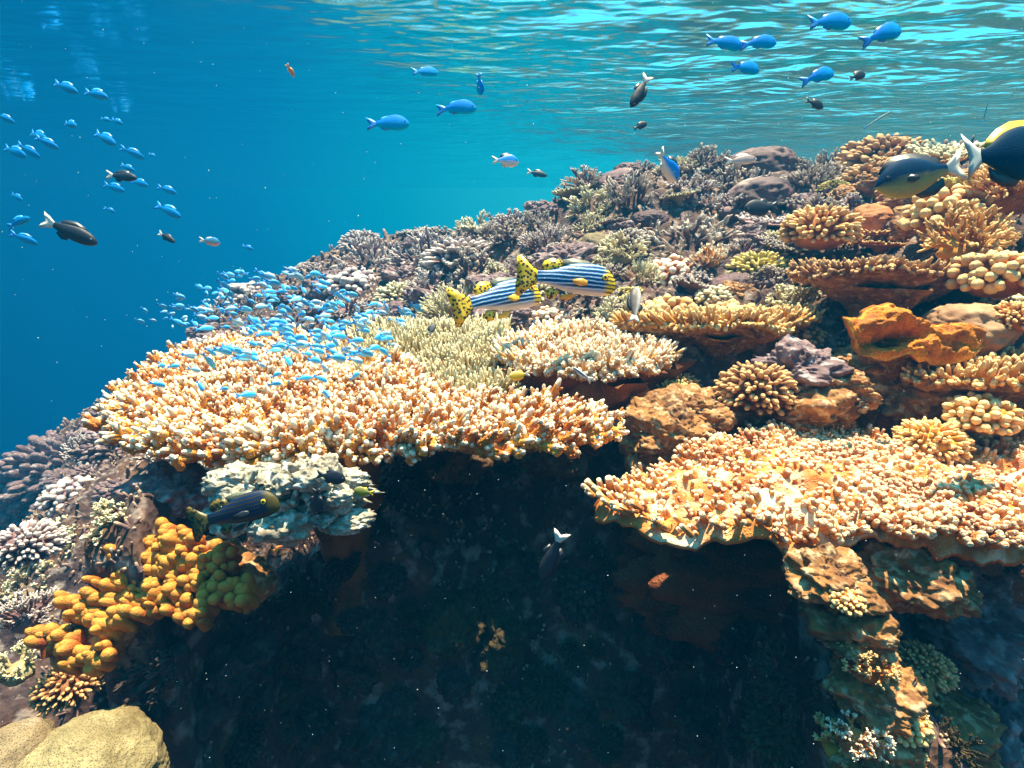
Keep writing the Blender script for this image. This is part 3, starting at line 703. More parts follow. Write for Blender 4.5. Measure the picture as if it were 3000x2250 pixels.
HAND2 = (
 ('rock', 480, 1050, 260, M_deadrock, 'grey rock with pale ridges left of the bleached white rock'),
 ('rock', 350, 1070, 170, M_rockmauve, 'dark arched rock with a cream rim under the left side of the big plate'),
 ('cauli', 110, 1010, 300, M_rockmauve, 'broad pinkish hazy reef mound at the left edge'),
 ('knob', 60, 1070, 200, M_rockmauve, 'pinkish grey bumpy mound low on the left edge'),
 ('cauli', 250, 960, 180, M_rockmauve, 'hazy pink rock just below the left tip of the big plate'),
 ('stag', 110, 1200, 200, M_cream, 'pale rubble of broken coral sticks above the amber lobed coral'),
 ('stag', 240, 1130, 180, M_cream, 'broken cream coral sticks between the lobed coral and the dark arch'),
 ('stag', 40, 1290, 170, M_cream, 'white speckled coral sticks at the left edge beside the lobed coral'),
 ('rock', 1820, 1290, 150, M_rockbrown, 'sunlit orange rock below the amber shelf'),
 ('stag', 1880, 1420, 170, M_rust, 'orange coral sticks lit by a shaft of sun, lower right'),
 ('stag', 1930, 1580, 200, M_rust, 'sunlit orange coral sticks near the bottom right'),
 ('rock', 1960, 1500, 130, M_rockbrown, 'brown rock beside the sunlit strip of coral sticks'),
 ('stag', 1830, 1640, 160, M_rust, 'orange coral sticks touching the bottom edge of the photo'),
 ('rock', 2120, 1460, 320, M_rockmauve, 'large shaded mauve rock in the lower right corner'),
)
for kind, px, py, w, mat, label in HAND2:
    at_px(kind, px, py, w, mat, label)

HAND3 = (   # kind, px, py, Y, width, material, label
 ('rock', 1430, 945, 1.14, 200, M_rockbrown, 'sunlit tan rock filling the gap right of the big orange plate'),
 ('rock', 1500, 900, 1.22, 150, M_rockbrown, 'brown rock at the foot of the mound in the middle right'),
 ('cauli', 1640, 845, 1.22, 190, M_brown, 'brown bumpy coral dome facing the camera in the middle right mound'),
 ('rock', 1720, 810, 1.26, 170, M_rockmauve, 'pale pitted rock crowning the mound in the middle right'),
 ('rock', 1810, 850, 1.20, 140, M_rockbrown, 'tan rock with a sunlit right edge beside the brown bumpy dome'),
 ('rock', 1700, 905, 1.24, 260, M_rockbrown, 'low brown base rock below the mound in the middle right'),
 ('rock', 1950, 830, 1.38, 260, M_rockbrown, 'dark rock wall below the orange sponge'),
 ('rock', 2160, 860, 1.30, 220, M_rockbrown, 'dark rock at the right edge between the sponge and the shelf coral'),
 ('knob', 2120, 900, 1.12, 150, M_rust, 'orange knobby coral in front of the dark rock at the right edge'),
 ('cauli', 2010, 955, 1.10, 150, M_rust, 'orange coral head rising from the back of the amber shelf'),
 ('cauli', 2190, 690, 1.30, 120, M_rust, 'orange coral head cut by the right edge beside the sponge'),
 ('knob', 2150, 600, 1.45, 190, M_rust, 'orange branching knobs above the pinkish boulder coral'),
 ('bush', 2080, 540, 1.60, 200, M_rust, 'peach branching coral right of the brown dome coral'),
 ('knob', 2050, 470, 1.80, 190, M_rust, 'sunlit orange coral clumps under the dark fish with the yellowish belly'),
 ('bush', 2180, 430, 1.70, 190, M_rust, 'peach branching coral under the big yellow backed fish'),
 ('cauli', 1770, 500, 2.10, 170, M_rust, 'peach coral head between the black oval fish and the brown dome coral'),
)
HAND3 += (
 ('rock', 2030, 1330, .86, 300, M_rockmauve, 'large dim mauve rock right of the top of the sunlit strip'),
 ('rock', 2140, 1560, .80, 340, M_rockmauve, 'big dim mauve rock filling the bottom right corner'),
 ('rock', 2010, 1560, .72, 220, M_rockbrown, 'dim brown rock right beside the lower half of the sunlit strip'),
 ('cauli', 1990, 1440, .68, 130, M_brown, 'brown bumpy coral on the shaded side of the sunlit strip'),
 ('rock', 1960, 1240, .74, 200, M_rockbrown, 'brown rock just under the front edge of the amber shelf at right'),
 ('bush', 60, 1340, .80, 130, M_lilac, 'dim pinkish branching coral at the left edge below the broken sticks'),
 ('cauli', 150, 1480, .78, 140, M_brown, 'dim brown bumpy coral above the bottom left yellow coral'),
 ('stag', 40, 1450, .72, 130, M_cream, 'pale coral sticks at the left edge above the bottom left yellow coral'),
 ('knob', 330, 1500, .90, 150, M_brown, 'dark knobby coral in the shade right of the bottom left yellow coral'),
 ('cauli', 60, 1180, 1.30, 150, M_lilac, 'hazy lilac bumpy coral at the left edge level with the bleached rock'),
 ('rock', 1790, 1250, .66, 150, M_rockbrown, 'glowing orange rock at the top of the sunlit strip below the shelf'),
 ('rock', 1850, 1370, .62, 170, M_rockbrown, 'sunlit brown rock halfway down the bright strip at lower right'),
 ('rock', 1900, 1500, .60, 170, M_rockbrown, 'ragged sunlit rock low in the bright strip at lower right'),
 ('rock', 1900, 1640, .57, 200, M_rockbrown, 'sunlit rock cut by the bottom edge under the bright strip'),
 ('knob', 1830, 1300, .60, 80, M_rust, 'small orange coral knobs on the glowing rock below the shelf'),
 ('stag', 1870, 1440, .585, 150, M_rust, 'bright orange sticks between the two sunlit rocks at lower right'),
 ('knob', 1950, 1560, .57, 110, M_rust, 'orange knobs at the right side of the sunlit strip'),
 ('stag', 1850, 1600, .55, 150, M_peach, 'peach sticks near the bottom of the sunlit strip'),
)
for kind, px, py, Y_, w, mat, label in HAND3:
    at_px(kind, px, py, w, mat, label, Y=Y_)

colony('rock', (-.12, 1.25, -.56), .13, M_shade_rock, 'added brown rock blocking stray sun in the gap behind the front part of the big orange plate', sq=(1.1, .7, 1.1))  # added plug: keeps sun from leaking onto the wall below
colony('rock', (.10, 1.27, -.56), .13, M_shade_rock, 'added brown rock blocking stray sun under the front of the raised peach table coral', sq=(1.1, .7, 1.1))  # second added plug against the same sun leak

M_wall = [rock_mat('shade_tinted_crust', [(.02, .009, .006), (.05, .024, .016), (.09, .045, .028), (.05, .03, .025)], 20., (.14, .09, .06), .3, 1.0, 90),  # wall growth colours, darkened to paint in the shade under the plates
          rock_mat('shade_tinted_turf', [(.015, .009, .009), (.04, .024, .024), (.07, .045, .042), (.04, .025, .025)], 16., (.12, .09, .08), .3, 1.0, 70),
          rock_mat('shade_tinted_olive', [(.015, .011, .005), (.045, .032, .014), (.07, .05, .022), (.04, .03, .015)], 16., (.12, .10, .05), .3, 1.0, 70)]
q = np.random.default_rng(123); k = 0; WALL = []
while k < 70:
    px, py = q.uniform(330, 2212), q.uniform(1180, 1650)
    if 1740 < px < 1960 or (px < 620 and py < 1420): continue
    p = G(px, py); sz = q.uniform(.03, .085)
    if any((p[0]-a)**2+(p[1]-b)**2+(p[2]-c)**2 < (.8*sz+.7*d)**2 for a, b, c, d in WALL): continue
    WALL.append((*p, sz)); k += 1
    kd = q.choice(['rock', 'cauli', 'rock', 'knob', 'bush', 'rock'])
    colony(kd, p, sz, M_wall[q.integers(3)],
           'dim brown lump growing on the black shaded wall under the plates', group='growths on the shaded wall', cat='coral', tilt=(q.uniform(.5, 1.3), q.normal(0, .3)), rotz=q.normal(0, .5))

# ledges that overhang dark caves on the right slope
LEDGE = (
 (1560, 700, 1.55, .26, .13, M_rust, 'rust ledge coral over the cave right of the peach table coral', .030, .0065, .020),
 (1900, 590, 1.60, .25, .14, M_brown, 'brown ledge coral below the brown cauliflower dome', .028, .0065, .020),
 (2130, 790, 1.25, .18, .12, M_rust, 'orange ledge coral below the pinkish boulder coral at right', .028, .007, .020),
)
for k, (px, py, Y_, rx, ry, mat, label, h, r, sp) in enumerate(LEDGE):
    c = W(px, py, Y_)
    table('ledge_coral', label, 'coral', (c[0], c[1]), float(c[2]), ellipse(rx, ry, .17, k), sp, h, r, mat, seed=40+k, S=6, side=1, rim=.9, rimlen=1.1, thick=.10, stalk=.42, lay=1,
          tilt=(.05, -.12), under=M_rockbrown, top_und=.04)
    USED.append((c[0], c[1], max(rx, ry)*.6))

# ------------------------------------------------------------------ fill of colonies over the slope
PAL = {'ridge': [M_mauve, M_lilac, M_cream, M_mauve, M_lilac, M_mauve], 'warm': [M_rust, M_peach, M_brown, M_rust, M_cream, M_ochre], 'left': [M_lilac, M_rockmauve, M_lilac]}
LAB = {'ridge': 'mauve grey coral colony packed among others on the reef slope', 'warm': 'orange brown coral colony packed among others on the right slope', 'left': 'hazy pinkish coral colony on the distant left slope'}
cnt = {'ridge': 0, 'warm': 0, 'left': 0}; tries = 0
q = np.random.default_rng(77)
while sum(cnt.values()) < 280 and tries < 6000:
    tries += 1
    u_ = q.random()
    if u_ < .40: zone = 'ridge'; px, py = q.uniform(900, 1850), q.uniform(360, 690)
    elif u_ < .72: zone = 'warm'; px, py = q.uniform(1450, 2212), q.uniform(350, 930)
    else: zone = 'left'; px, py = q.uniform(0, 1100), q.uniform(490, 1100)
    if cnt[zone] >= {'ridge': 120, 'warm': 90, 'left': 60}[zone]: continue
    p = G(px, py)
    if p[1] > 8.5: continue
    if zone == 'warm' and px < 1750 and py < 560: continue
    s = (q.uniform(.055, .13) if q.random() < .75 else q.uniform(.14, .21))*(1+.22*(p[1]-1.3))
    if any((p[0]-a)**2+(p[1]-b)**2 < (c+s*.45)**2 for a, b, c in USED): continue
    if (p[0]+.42)**2+(p[1]-1.15)**2 < .35: continue
    USED.append((p[0], p[1], s*.55)); cnt[zone] += 1
    kind = q.choice({'ridge': ['bush', 'finebush', 'stag', 'bush', 'cauli', 'dome', 'stag', 'platelet', 'rock', 'bush'], 'warm': ['knob', 'cauli', 'bush', 'platelet', 'knob', 'rock'], 'left': ['bush', 'knob', 'rock', 'cauli', 'rock']}[zone])
    mat = PAL[zone][q.integers(len(PAL[zone]))]
    if kind == 'rock': mat = M_rockmauve if zone != 'warm' else M_rockbrown
    colony(kind, p+np.array([0, 0, -s*.12]), s, mat, LAB[zone], group={'ridge': 'coral colonies covering the reef slope', 'warm': 'orange brown colonies covering the right slope', 'left': 'hazy colonies on the distant slope'}[zone], sq=(1, 1, q.uniform(.7, 1.05)), tilt=(q.normal(0, .15), q.normal(0, .15)))

# rubble and turf: small stubs and crumbs all over the ground
def rubble():
    g = Geo(); q = np.random.default_rng(9); n = 15000
    Yr = .5+q.random(n)**1.7*4.6; px = q.uniform(-100, 2312, n); xw = (px-1106)/F*(Yr*1.08); z = ground(xw, Yr)
    D = nrm(q.normal(0, .55, (n, 3))+np.array([0, 0, .75])); L = q.uniform(.006, .030, n)*(.5+.5*Yr); r_ = q.uniform(.0018, .0050, n)*(.35+.65*Yr)
    s = np.array([0, .5, .9, 1.0]); B = np.stack([xw, Yr, z-.004], -1)
    tubes(g, B[:, None]+D[:, None]*(L[:, None]*s)[:, :, None], r_[:, None]*np.array([1.3, 1, .9, .5]), 5, np.broadcast_to(s, (n, 4)))
    tag(g.build('rubble', coral_mat('turf', (.24, .14, .11), (.10, .06, .065), (.52, .36, .24), .6, 1.1, 200, .3, 3., .5)), 'small coral stubs and rubble covering the slope', kind='stuff')
rubble()

# ------------------------------------------------------------------ fish
def fish_mat(name, top, mid, bot, lo=-.35, hi=.35, rough=.38, scale=90, stripes=None, tailcol=None):
    m = bpy.data.materials.new(name); nt, p, o = nodes(m); MATS[name] = m
    at = N(nt, 'ShaderNodeAttribute', attribute_name='dat'); sep = N(nt, 'ShaderNodeSeparateXYZ'); nt.links.new(at.outputs['Vector'], sep.inputs[0])
    tcn = N(nt, 'ShaderNodeTexCoord'); no = N(nt, 'ShaderNodeTexNoise'); no.inputs['Scale'].default_value = 9; nt.links.new(tcn.outputs['Object'], no.inputs['Vector'])
    v = vmath(nt, 'ADD', sep.outputs[1], mrange(nt, no.outputs[0], .3, .7, -.1, .1))
    c = mixc(nt, mrange(nt, v, lo-.35, lo+.2), bot, mid); c = mixc(nt, mrange(nt, v, hi-.2, hi+.35), c, top)
    if stripes:
        # blue bands, dark edged and pale in between; the belly pale, the face yellow
        a, b, w, belly, face = stripes
        s1 = N(nt, 'ShaderNodeSeparateXYZ'); nt.links.new(tcn.outputs['Object'], s1.inputs[0])
        ph = vmath(nt, 'MULTIPLY', vmath(nt, 'ADD', s1.outputs[2], mrange(nt, no.outputs[0], .3, .7, -.004, .004)), 2*math.pi/w)
        sn = vmath(nt, 'SINE', ph)
        c = mixc(nt, mrange(nt, sn, -.95, -.60), b, a)
        c = mixc(nt, mrange(nt, sn, .0, .7), c, (.002, .02, .09))
        c = mixc(nt, mrange(nt, sep.outputs[1], -.55, -.85), c, belly)
        fc = mixc(nt, mrange(nt, sn, .2, .5), face, (.08, .05, .0))
        c = mixc(nt, mrange(nt, sep.outputs[0], .82, .90), c, fc)
    if tailcol: c = mixc(nt, mrange(nt, sep.outputs[0], .12, .04), c, tailcol)
    vo = N(nt, 'ShaderNodeTexVoronoi'); vo.inputs['Scale'].default_value = scale; nt.links.new(tcn.outputs['Object'], vo.inputs['Vector'])
    nt.links.new(mixc(nt, .18, c, mixc(nt, vo.outputs['Distance'], (.6, .6, .6), (1.0, 1.0, 1.0)), 'MULTIPLY'), p.inputs['Base Color'])
    p.inputs['Roughness'].default_value = rough; p.inputs['Specular IOR Level'].default_value = .5
    bp = N(nt, 'ShaderNodeBump'); bp.inputs['Strength'].default_value = .15; bp.inputs['Distance'].default_value = .01; p.inputs['Specular IOR Level'].default_value = .3; nt.links.new(vo.outputs['Distance'], bp.inputs['Height']); nt.links.new(bp.outputs[0], p.inputs['Normal'])
    if rough >= .6: p.inputs['Specular IOR Level'].default_value = .05
    return m
def fin_mat(name, a, b, spots=None, edge=None):
    m = bpy.data.materials.new(name); nt, p, o = nodes(m); MATS[name] = m
    tcn = N(nt, 'ShaderNodeTexCoord'); wv = N(nt, 'ShaderNodeTexWave'); wv.inputs['Scale'].default_value = 22; wv.inputs['Distortion'].default_value = 2; nt.links.new(tcn.outputs['Object'], wv.inputs['Vector'])
    c = mixc(nt, wv.outputs['Fac'], a, b)
    if spots:
        vo = N(nt, 'ShaderNodeTexVoronoi'); vo.inputs['Scale'].default_value = spots[0]; nt.links.new(tcn.outputs['Object'], vo.inputs['Vector'])
        c = mixc(nt, mrange(nt, vo.outputs['Distance'], .38, .50, 1, 0), c, spots[1])
    nt.links.new(c, p.inputs['Base Color']); p.inputs['Roughness'].default_value = .45
    return m
def body_geo(prof, wid, bend=0., n=26, m_=18):
    """prof: (s, top, bottom) from tail root s=0 to nose s=1; body spans x -.28..0.5"""
    s = .5-.5*np.cos(np.linspace(0, np.pi, n)); s = np.clip(s, .0, .9995)
    a = np.array(prof, float); top = np.interp(s, a[:, 0], a[:, 1]); bot = np.interp(s, a[:, 0], a[:, 2])
    k = np.array([.25, .5, .25]); 
    for _ in range(2): top[1:-1] = np.convolve(top, k, 'valid'); bot[1:-1] = np.convolve(bot, k, 'valid')
    w = np.interp(s, [0, .12, .35, .65, .85, .95, 1], np.array([.10, .35, .8, 1, .8, .5, .12])*wid)
    th = np.linspace(0, 2*np.pi, m_, endpoint=False); x = -.28+.78*s
    cz = (top+bot)/2; hh = (top-bot)/2
    sy = np.sin(th); cyv = np.cos(th)
    V = np.stack([np.repeat(x, m_), (w[:, None]*np.sign(cyv)*np.abs(cyv)**.9).ravel(), (cz[:, None]+hh[:, None]*sy).ravel()], -1)
    V[:, 1] += bend*np.clip(.2-V[:, 0], 0, 1)**2
    A = np.stack([np.repeat(s, m_), np.tile(sy, n), 0*V[:, 0]], -1)
    i, j = np.meshgrid(np.arange(n-1), np.arange(m_), indexing='ij'); j2 = (j+1) % m_
    q = np.stack([i*m_+j, i*m_+j2, (i+1)*m_+j2, (i+1)*m_+j], -1).reshape(-1, 4)
    e = len(V); V = np.concatenate([V, [[x[0]-.005, bend*.2, cz[0]], [x[-1]+.004, 0, cz[-1]]]]); A = np.concatenate([A, [[0, 0, 0], [1, 0, 0]]])
    jj = np.arange(m_); t = np.concatenate([np.stack([jj, np.full(m_, e), (jj+1) % m_], -1), np.stack([(n-1)*m_+(jj+1) % m_, np.full(m_, e+1), (n-1)*m_+jj], -1)])
    g = Geo(); g.add(V, q, t, A); return g
def fin_geo(poly, th=.008, bend=0., base=None, rot=None):
    """a fin from a convex-ish outline (x,z), thin at its free edge"""
    P = np.array(poly, float); n = len(P); c = P.mean(0) if base is None else np.array(base, float)
    g = Geo(); ring = np.stack([P[:, 0], 0*P[:, 0], P[:, 1]], -1)
    mid = np.stack([(P[:, 0]+c[0])/2, np.full(n, th*.6), (P[:, 1]+c[1])/2], -1); mid2 = mid*np.array([1, -1, 1])
    V = np.concatenate([ring, mid, mid2, [[c[0], th, c[1]], [c[0], -th, c[1]]]])
    if rot is not None:
        o, M = rot; V = (V-np.array(o))@np.array(M).T+np.array(o)
    V[:, 1] += bend*np.clip(.2-V[:, 0], 0, 1)**2
    j = np.arange(n); k = (j+1) % n
    g.add(V, np.concatenate([np.stack([j, k, n+k, n+j], -1), np.stack([k, j, 2*n+j, 2*n+k], -1)]),
          np.concatenate([np.stack([n+j, n+k, np.full(n, 3*n)], -1), np.stack([2*n+k, 2*n+j, np.full(n, 3*n+1)], -1)]), np.zeros((3*n+2, 3)))
    return g
def eye_mat(name, iris):
    m = bpy.data.materials.new(name); nt, p, o = nodes(m)
    at = N(nt, 'ShaderNodeAttribute', attribute_name='dat'); sep = N(nt, 'ShaderNodeSeparateXYZ'); nt.links.new(at.outputs['Vector'], sep.inputs[0])
    c_ = mixc(nt, mrange(nt, sep.outputs[0], .40, .46), (.004, .004, .006), iris); nt.links.new(mixc(nt, mrange(nt, sep.outputs[0], .80, .86), c_, (.01, .01, .012)), p.inputs['Base Color']); p.inputs['Roughness'].default_value = .12
    return m
E_yel = eye_mat('eye_yellow', (.80, .55, .03)); E_sil = eye_mat('eye_silver', (.45, .5, .55)); E_dark = eye_mat('eye_dark', (.05, .05, .05))
def make_fish(name, prof, wid, bmat, fmat, fins, eye=None, bend=0., pect=None, pmat=None):
    root = empty(name, (0, 0, -50))
    kid(body_geo(prof, wid, bend).build('body', bmat, root), root)
    for fn, poly, base, fm in fins:
        kid(fin_geo(poly, .007, bend, base).build(fn, fm or fmat, root), root)
    if pect:
        for sgn in (1, -1):
            x0, z0, ln, ht = pect; poly = [(x0, z0+ht*.3), (x0-ln*.4, z0+ht*.55), (x0-ln, z0+ht*.2), (x0-ln*.95, z0-ht*.3), (x0-ln*.5, z0-ht*.55), (x0, z0-ht*.3)]
            a = sgn*.3; g = fin_geo(poly, .004, 0, (x0-.02, z0))
            for v in g.v:
                dx = v[:, 0]-x0; v[:, 1] += sgn*wid*.93 + -dx*math.sin(abs(a))*sgn
            kid(g.build('pectoral_fin', pmat or fmat, root), root)
    if eye:
        ex, ez, er, em = eye
        xs_ = (ex+.28)/.78; wloc = float(np.interp(xs_, [0, .12, .35, .65, .85, .95, 1], np.array([.10, .35, .8, 1, .8, .5, .12])*wid))
        a = np.array(prof); t_ = np.interp(xs_, a[:, 0], a[:, 1]); b_ = np.interp(xs_, a[:, 0], a[:, 2]); sv = (ez-(t_+b_)/2)/((t_-b_)/2)
        yy = wloc*math.sqrt(max(.05, 1-sv*sv))
        for sgn in (1, -1):
            V, q = sphere_grid(12, 16); A = np.zeros((len(V), 3)); A[:, 0] = np.clip(np.hypot(V[:, 0], V[:, 2]), 0, 1)
            g = Geo(); g.add(V*np.array([er, er*.45, er])+np.array([ex, sgn*yy*1.0, ez]), q, None, A)
            kid(g.build('eye', em, root), root)
    return root
TAILFORK = [(-.26, .045), (-.38, .11), (-.50, .16), (-.475, .08), (-.42, 0), (-.475, -.08), (-.50, -.16), (-.38, -.11), (-.26, -.045)]
TAILROUND = [(-.26, .05), (-.35, .11), (-.45, .145), (-.49, .10), (-.495, 0), (-.49, -.10), (-.45, -.145), (-.35, -.11), (-.26, -.05)]
P_CHROM = [(0, .05, -.05), (.12, .08, -.07), (.35, .175, -.14), (.6, .215, -.175), (.8, .18, -.155), (.93, .095, -.10), (1, .01, -.02)]
P_SWEET = [(0, .062, -.058), (.1, .066, -.062), (.22, .085, -.085), (.38, .145, -.125), (.6, .175, -.140), (.75, .172, -.145), (.86, .145, -.135), (.94, .095, -.12), (.98, .045, -.10), (1, .0, -.065)]
P_OVAL = [(0, .05, -.05), (.12, .08, -.08), (.35, .20, -.19), (.6, .25, -.235), (.8, .20, -.19), (.93, .10, -.11), (1, .0, -.03)]
P_SLIM = [(0, .03, -.03), (.2, .05, -.05), (.5, .08, -.08), (.75, .08, -.08), (.92, .05, -.055), (1, .0, -.015)]
P_ELONG = [(0, .045, -.045), (.12, .075, -.07), (.35, .125, -.12), (.6, .15, -.14), (.8, .125, -.12), (.93, .07, -.075), (1, 0, -.02)]
DORS = [(.30, .11), (.22, .20), (.05, .235), (-.10, .20), (-.20, .13), (-.16, .06), (.0, .10)]
ANAL = [(.05, -.10), (.02, -.19), (-.08, -.21), (-.19, -.13), (-.16, -.06), (-.05, -.09)]
PELV = [(.20, -.13), (.14, -.22), (.08, -.23), (.10, -.14)]
B_blue = fish_mat('blue_fish', (.0, .16, .80), (.0, .32, .95), (.0, .44, .85), .0, .5, rough=.6)
F_blue = fin_mat('blue_fin', (.0, .20, .80), (.05, .40, .90))
B_chrom = fish_mat('chromis_fish', (.16, .55, .78), (.0, .42, .90), (.30, .60, .75), -.3, .3, .3)
B_chrom2 = fish_mat('chromis_pale', (.62, .74, .72), (.10, .50, .80), (.45, .62, .68), -.3, .2, .3)
B_dark = fish_mat('dark_fish', (.012, .016, .03), (.02, .025, .04), (.03, .03, .035), rough=.5)
F_dark = fin_mat('dark_fin', (.01, .012, .02), (.025, .03, .04))
F_pale = fin_mat('pale_fin', (.55, .55, .48), (.75, .72, .62))
F_orange = fin_mat('orange_fin', (.85, .32, .02), (.9, .45, .04))
F_yel = fin_mat('yellow_spot_fin', (.85, .58, .01), (.78, .48, .01), (34, (.02, .012, .0)))
F_navy = fin_mat('navy_fin', (.01, .05, .14), (.25, .22, .05))
F_yel2 = fin_mat('yellow_fin', (.85, .55, .02), (.8, .45, .02))
B_sweet = fish_mat('striped_fish', (.02, .1, .3), (.1, .3, .5), (.7, .7, .7), stripes=((.005, .20, .52), (.70, .80, .90), .0385, (.66, .60, .62), (.92, .66, .01)), rough=.4)
B_sweetd = fish_mat('shade_tinted_striped_fish', (.01, .01, .02), (.05, .05, .05), (.1, .1, .1), stripes=((.005, .006, .010), (.05, .045, .035), .040, (.035, .03, .026), (.07, .055, .01)), rough=.5)  # same striped pattern with shade painted into its colours
B_twotone = fish_mat('blue_white_fish', (.0, .22, .85), (.0, .30, .85), (.80, .68, .58), -.15, .4)
B_yellow = fish_mat('yellow_fish', (.85, .50, .02), (.9, .55, .02), (.85, .6, .2))
B_grey = fish_mat('grey_fish', (.10, .08, .07), (.22, .18, .15), (.60, .55, .50), -.2, .4)
B_orange = fish_mat('orange_fish', (.80, .16, .04), (.85, .22, .06), (.8, .35, .2))
B_pale = fish_mat('banded_fish', (.35, .22, .2), (.65, .52, .48), (.75, .68, .62))
B_navy = fish_mat('navy_fish', (.0, .022, .06), (.0, .026, .07), (.0, .035, .08), rough=.6)
B_navyel = fish_mat('navy_yellow_fish', (.002, .03, .085), (.003, .04, .10), (.34, .32, .11), -.05, .5, rough=.6)

def fins(tail=TAILFORK, dz=1., extra=(), dm=None, tm=None, am=None):
    return [('tail_fin', tail, (-.30, 0), tm), ('dorsal_fin', [(a, b*dz) for a, b in DORS], (.05, .11*dz), dm), ('anal_fin', [(a, b*dz) for a, b in ANAL], (-.05, -.10*dz), am)]+list(extra)
SW_DORS = [(-.02, .14), (-.06, .185), (-.14, .195), (-.22, .16), (-.25, .10), (-.20, .06), (-.10, .07)]
SW_SPINY = [(.31, .13), (.22, .192), (.08, .208), (-.04, .19), (-.03, .10), (.10, .09), (.25, .08)]
SW_ANAL = [(-.05, -.12), (-.10, -.20), (-.17, -.205), (-.20, -.14), (-.15, -.09)]
SW_PELV = [(.12, -.14), (.04, -.20), (-.06, -.195), (-.04, -.155), (.05, -.135)]
SW_TAIL = [(-.27, .055), (-.36, .12), (-.445, .20), (-.485, .19), (-.492, .10), (-.478, 0), (-.492, -.10), (-.485, -.19), (-.445, -.20), (-.36, -.12), (-.27, -.055)]
def sweet(bm, fm, pm, bend=0.): return make_fish('striped_fish', P_SWEET, .075, bm, fm, [('tail_fin', SW_TAIL, (-.30, 0), fm), ('dorsal_fin', SW_DORS, (-.12, .10), fm), ('spiny_dorsal_fin', SW_SPINY, (.08, .12), F_navy), ('anal_fin', SW_ANAL, (-.10, -.11), fm), ('pelvic_fin', SW_PELV, (.04, -.15), pm)],
                                          eye=(.375, .035, .034, E_yel), pect=(.20, -.035, .16, .07), pmat=pm, bend=bend)
RIGHT = np.array([1., 0, 0]); UPC = np.array([0, sP, cP]); FWD = np.array([0, cP, -sP])
def pose(o, px, py, Y, lpx, ang=0., yaw=0., roll=0., left=False, label=None, cat='fish', group=None, name=None):
    """head direction: angle in the picture (deg, anticlockwise from right), yaw away from the camera (deg)"""
    p = W(px, py, Y); a = R(ang); y = R(yaw)
    y = max(-.8, min(.8, y)); L = lpx/F*depth(p)/max(.6, math.cos(y))
    hx = RIGHT*math.cos(a)+UPC*math.sin(a); upv = -RIGHT*math.sin(a)+UPC*math.cos(a)
    if left: hx = -hx; 
    X_ = hx*math.cos(y)+FWD*math.sin(y); X_ /= np.linalg.norm(X_)
    Z_ = upv-X_*np.dot(upv, X_); Z_ /= np.linalg.norm(Z_); Y_ = np.cross(Z_, X_)
    if roll:
        c, s = math.cos(R(roll)), math.sin(R(roll)); Z_, Y_ = Z_*c+Y_*s, Y_*c-Z_*s
    M = Matrix(((X_[0], Y_[0], Z_[0]), (X_[1], Y_[1], Z_[1]), (X_[2], Y_[2], Z_[2]))).to_4x4()
    o.matrix_world = Matrix.Translation(Vector(p)) @ M @ Matrix.Scale(L, 4)
    tag(o, label, cat, group)
    if name: o.name = name
    return o

pose(sweet(B_sweet, F_yel, F_orange), 1222, 603, 1.30, 220, ang=-3, yaw=8, label='upper blue and white striped fish with a yellow face and spotted yellow tail')
pose(sweet(B_sweet, F_yel, F_yel2, .15), 1076, 645, 1.45, 190, ang=15, yaw=30, label='lower blue striped fish tilted upwards, its head behind the tail of the other striped fish')
pose(sweet(B_sweetd, fin_mat('shade_tinted_spot_fin', (.16, .12, .02), (.10, .07, .01), (26, (.01, .008, 0))), F_dark), 505, 1108, .66, 200, ang=16, yaw=0, label='striped fish coloured dark as if in shade, in front of the bleached rock')  # fins get darkened colours too, as painted shade

proto_blue = make_fish('blue_fish', P_CHROM, .07, B_blue, F_blue, fins(dz=.8), eye=(.40, .03, .018, E_dark))
proto_blue2 = make_fish('blue_fish', P_CHROM, .07, B_blue, F_blue, fins(dz=.8), eye=(.40, .03, .018, E_dark), bend=.35)
BLUES = (
 (1793, 48, 1.5, 105, 8, 10, 'blue fish at the top edge, upper left one of the pair near the surface'),
 (1910, 72, 1.5, 100, 22, 15, 'blue fish pointing up to the right, rightmost of the blue fish near the surface'),
 (1565, 93, 1.6, 85, -2, 10, 'blue fish leading left beside an equal one, below the rippled surface'),
 (1641, 91, 1.6, 80, 6, 10, 'blue fish right behind the nose of its neighbour, under the rippled surface'),
 (1610, 147, 1.6, 75, 8, 20, 'single small blue fish just under the side by side blue pair'),
 (1770, 163, 1.5, 80, 20, 15, 'blue fish left of the small dark fish at the upper right'),
 (918, 155, 2.0, 55, 15, 25, 'small blue fish high in the middle of the open water'),
 (986, 232, 1.7, 85, 4, 10, 'round bodied blue fish in mid water, right of two others'),
 (838, 267, 1.7, 90, 6, 10, 'blue fish with a long forked tail, lowest of those in mid water'),
)
first = [True, True]
for k, (px, py, Y_, l, a, yw, lab) in enumerate(BLUES):
    b = k % 2; src = (proto_blue, proto_blue2)[b]
    o = src if first[b] else copy_tree(src); first[b] = False
    pose(o, px, py, Y_, l, a, yw, label=lab, group='blue fish in the open water')
pose(copy_tree(proto_blue), 1036, 182, 2.0, 40, -85, 20, label='tiny blue fish swimming straight down in mid water', group='blue fish in the open water')

two = make_fish('blue_white_fish', P_OVAL, .07, B_twotone, F_pale, fins(dz=1.2, dm=F_dark), eye=(.40, .03, .02, E_dark))
pose(two, 1092, 347, 1.9, 58, 4, 15, label='half blue half cream fish hanging in mid water above the far reef')
pose(copy_tree(two), 1443, 358, 1.9, 75, -50, 20, label='blue and white fish diving head down at the ridge top')

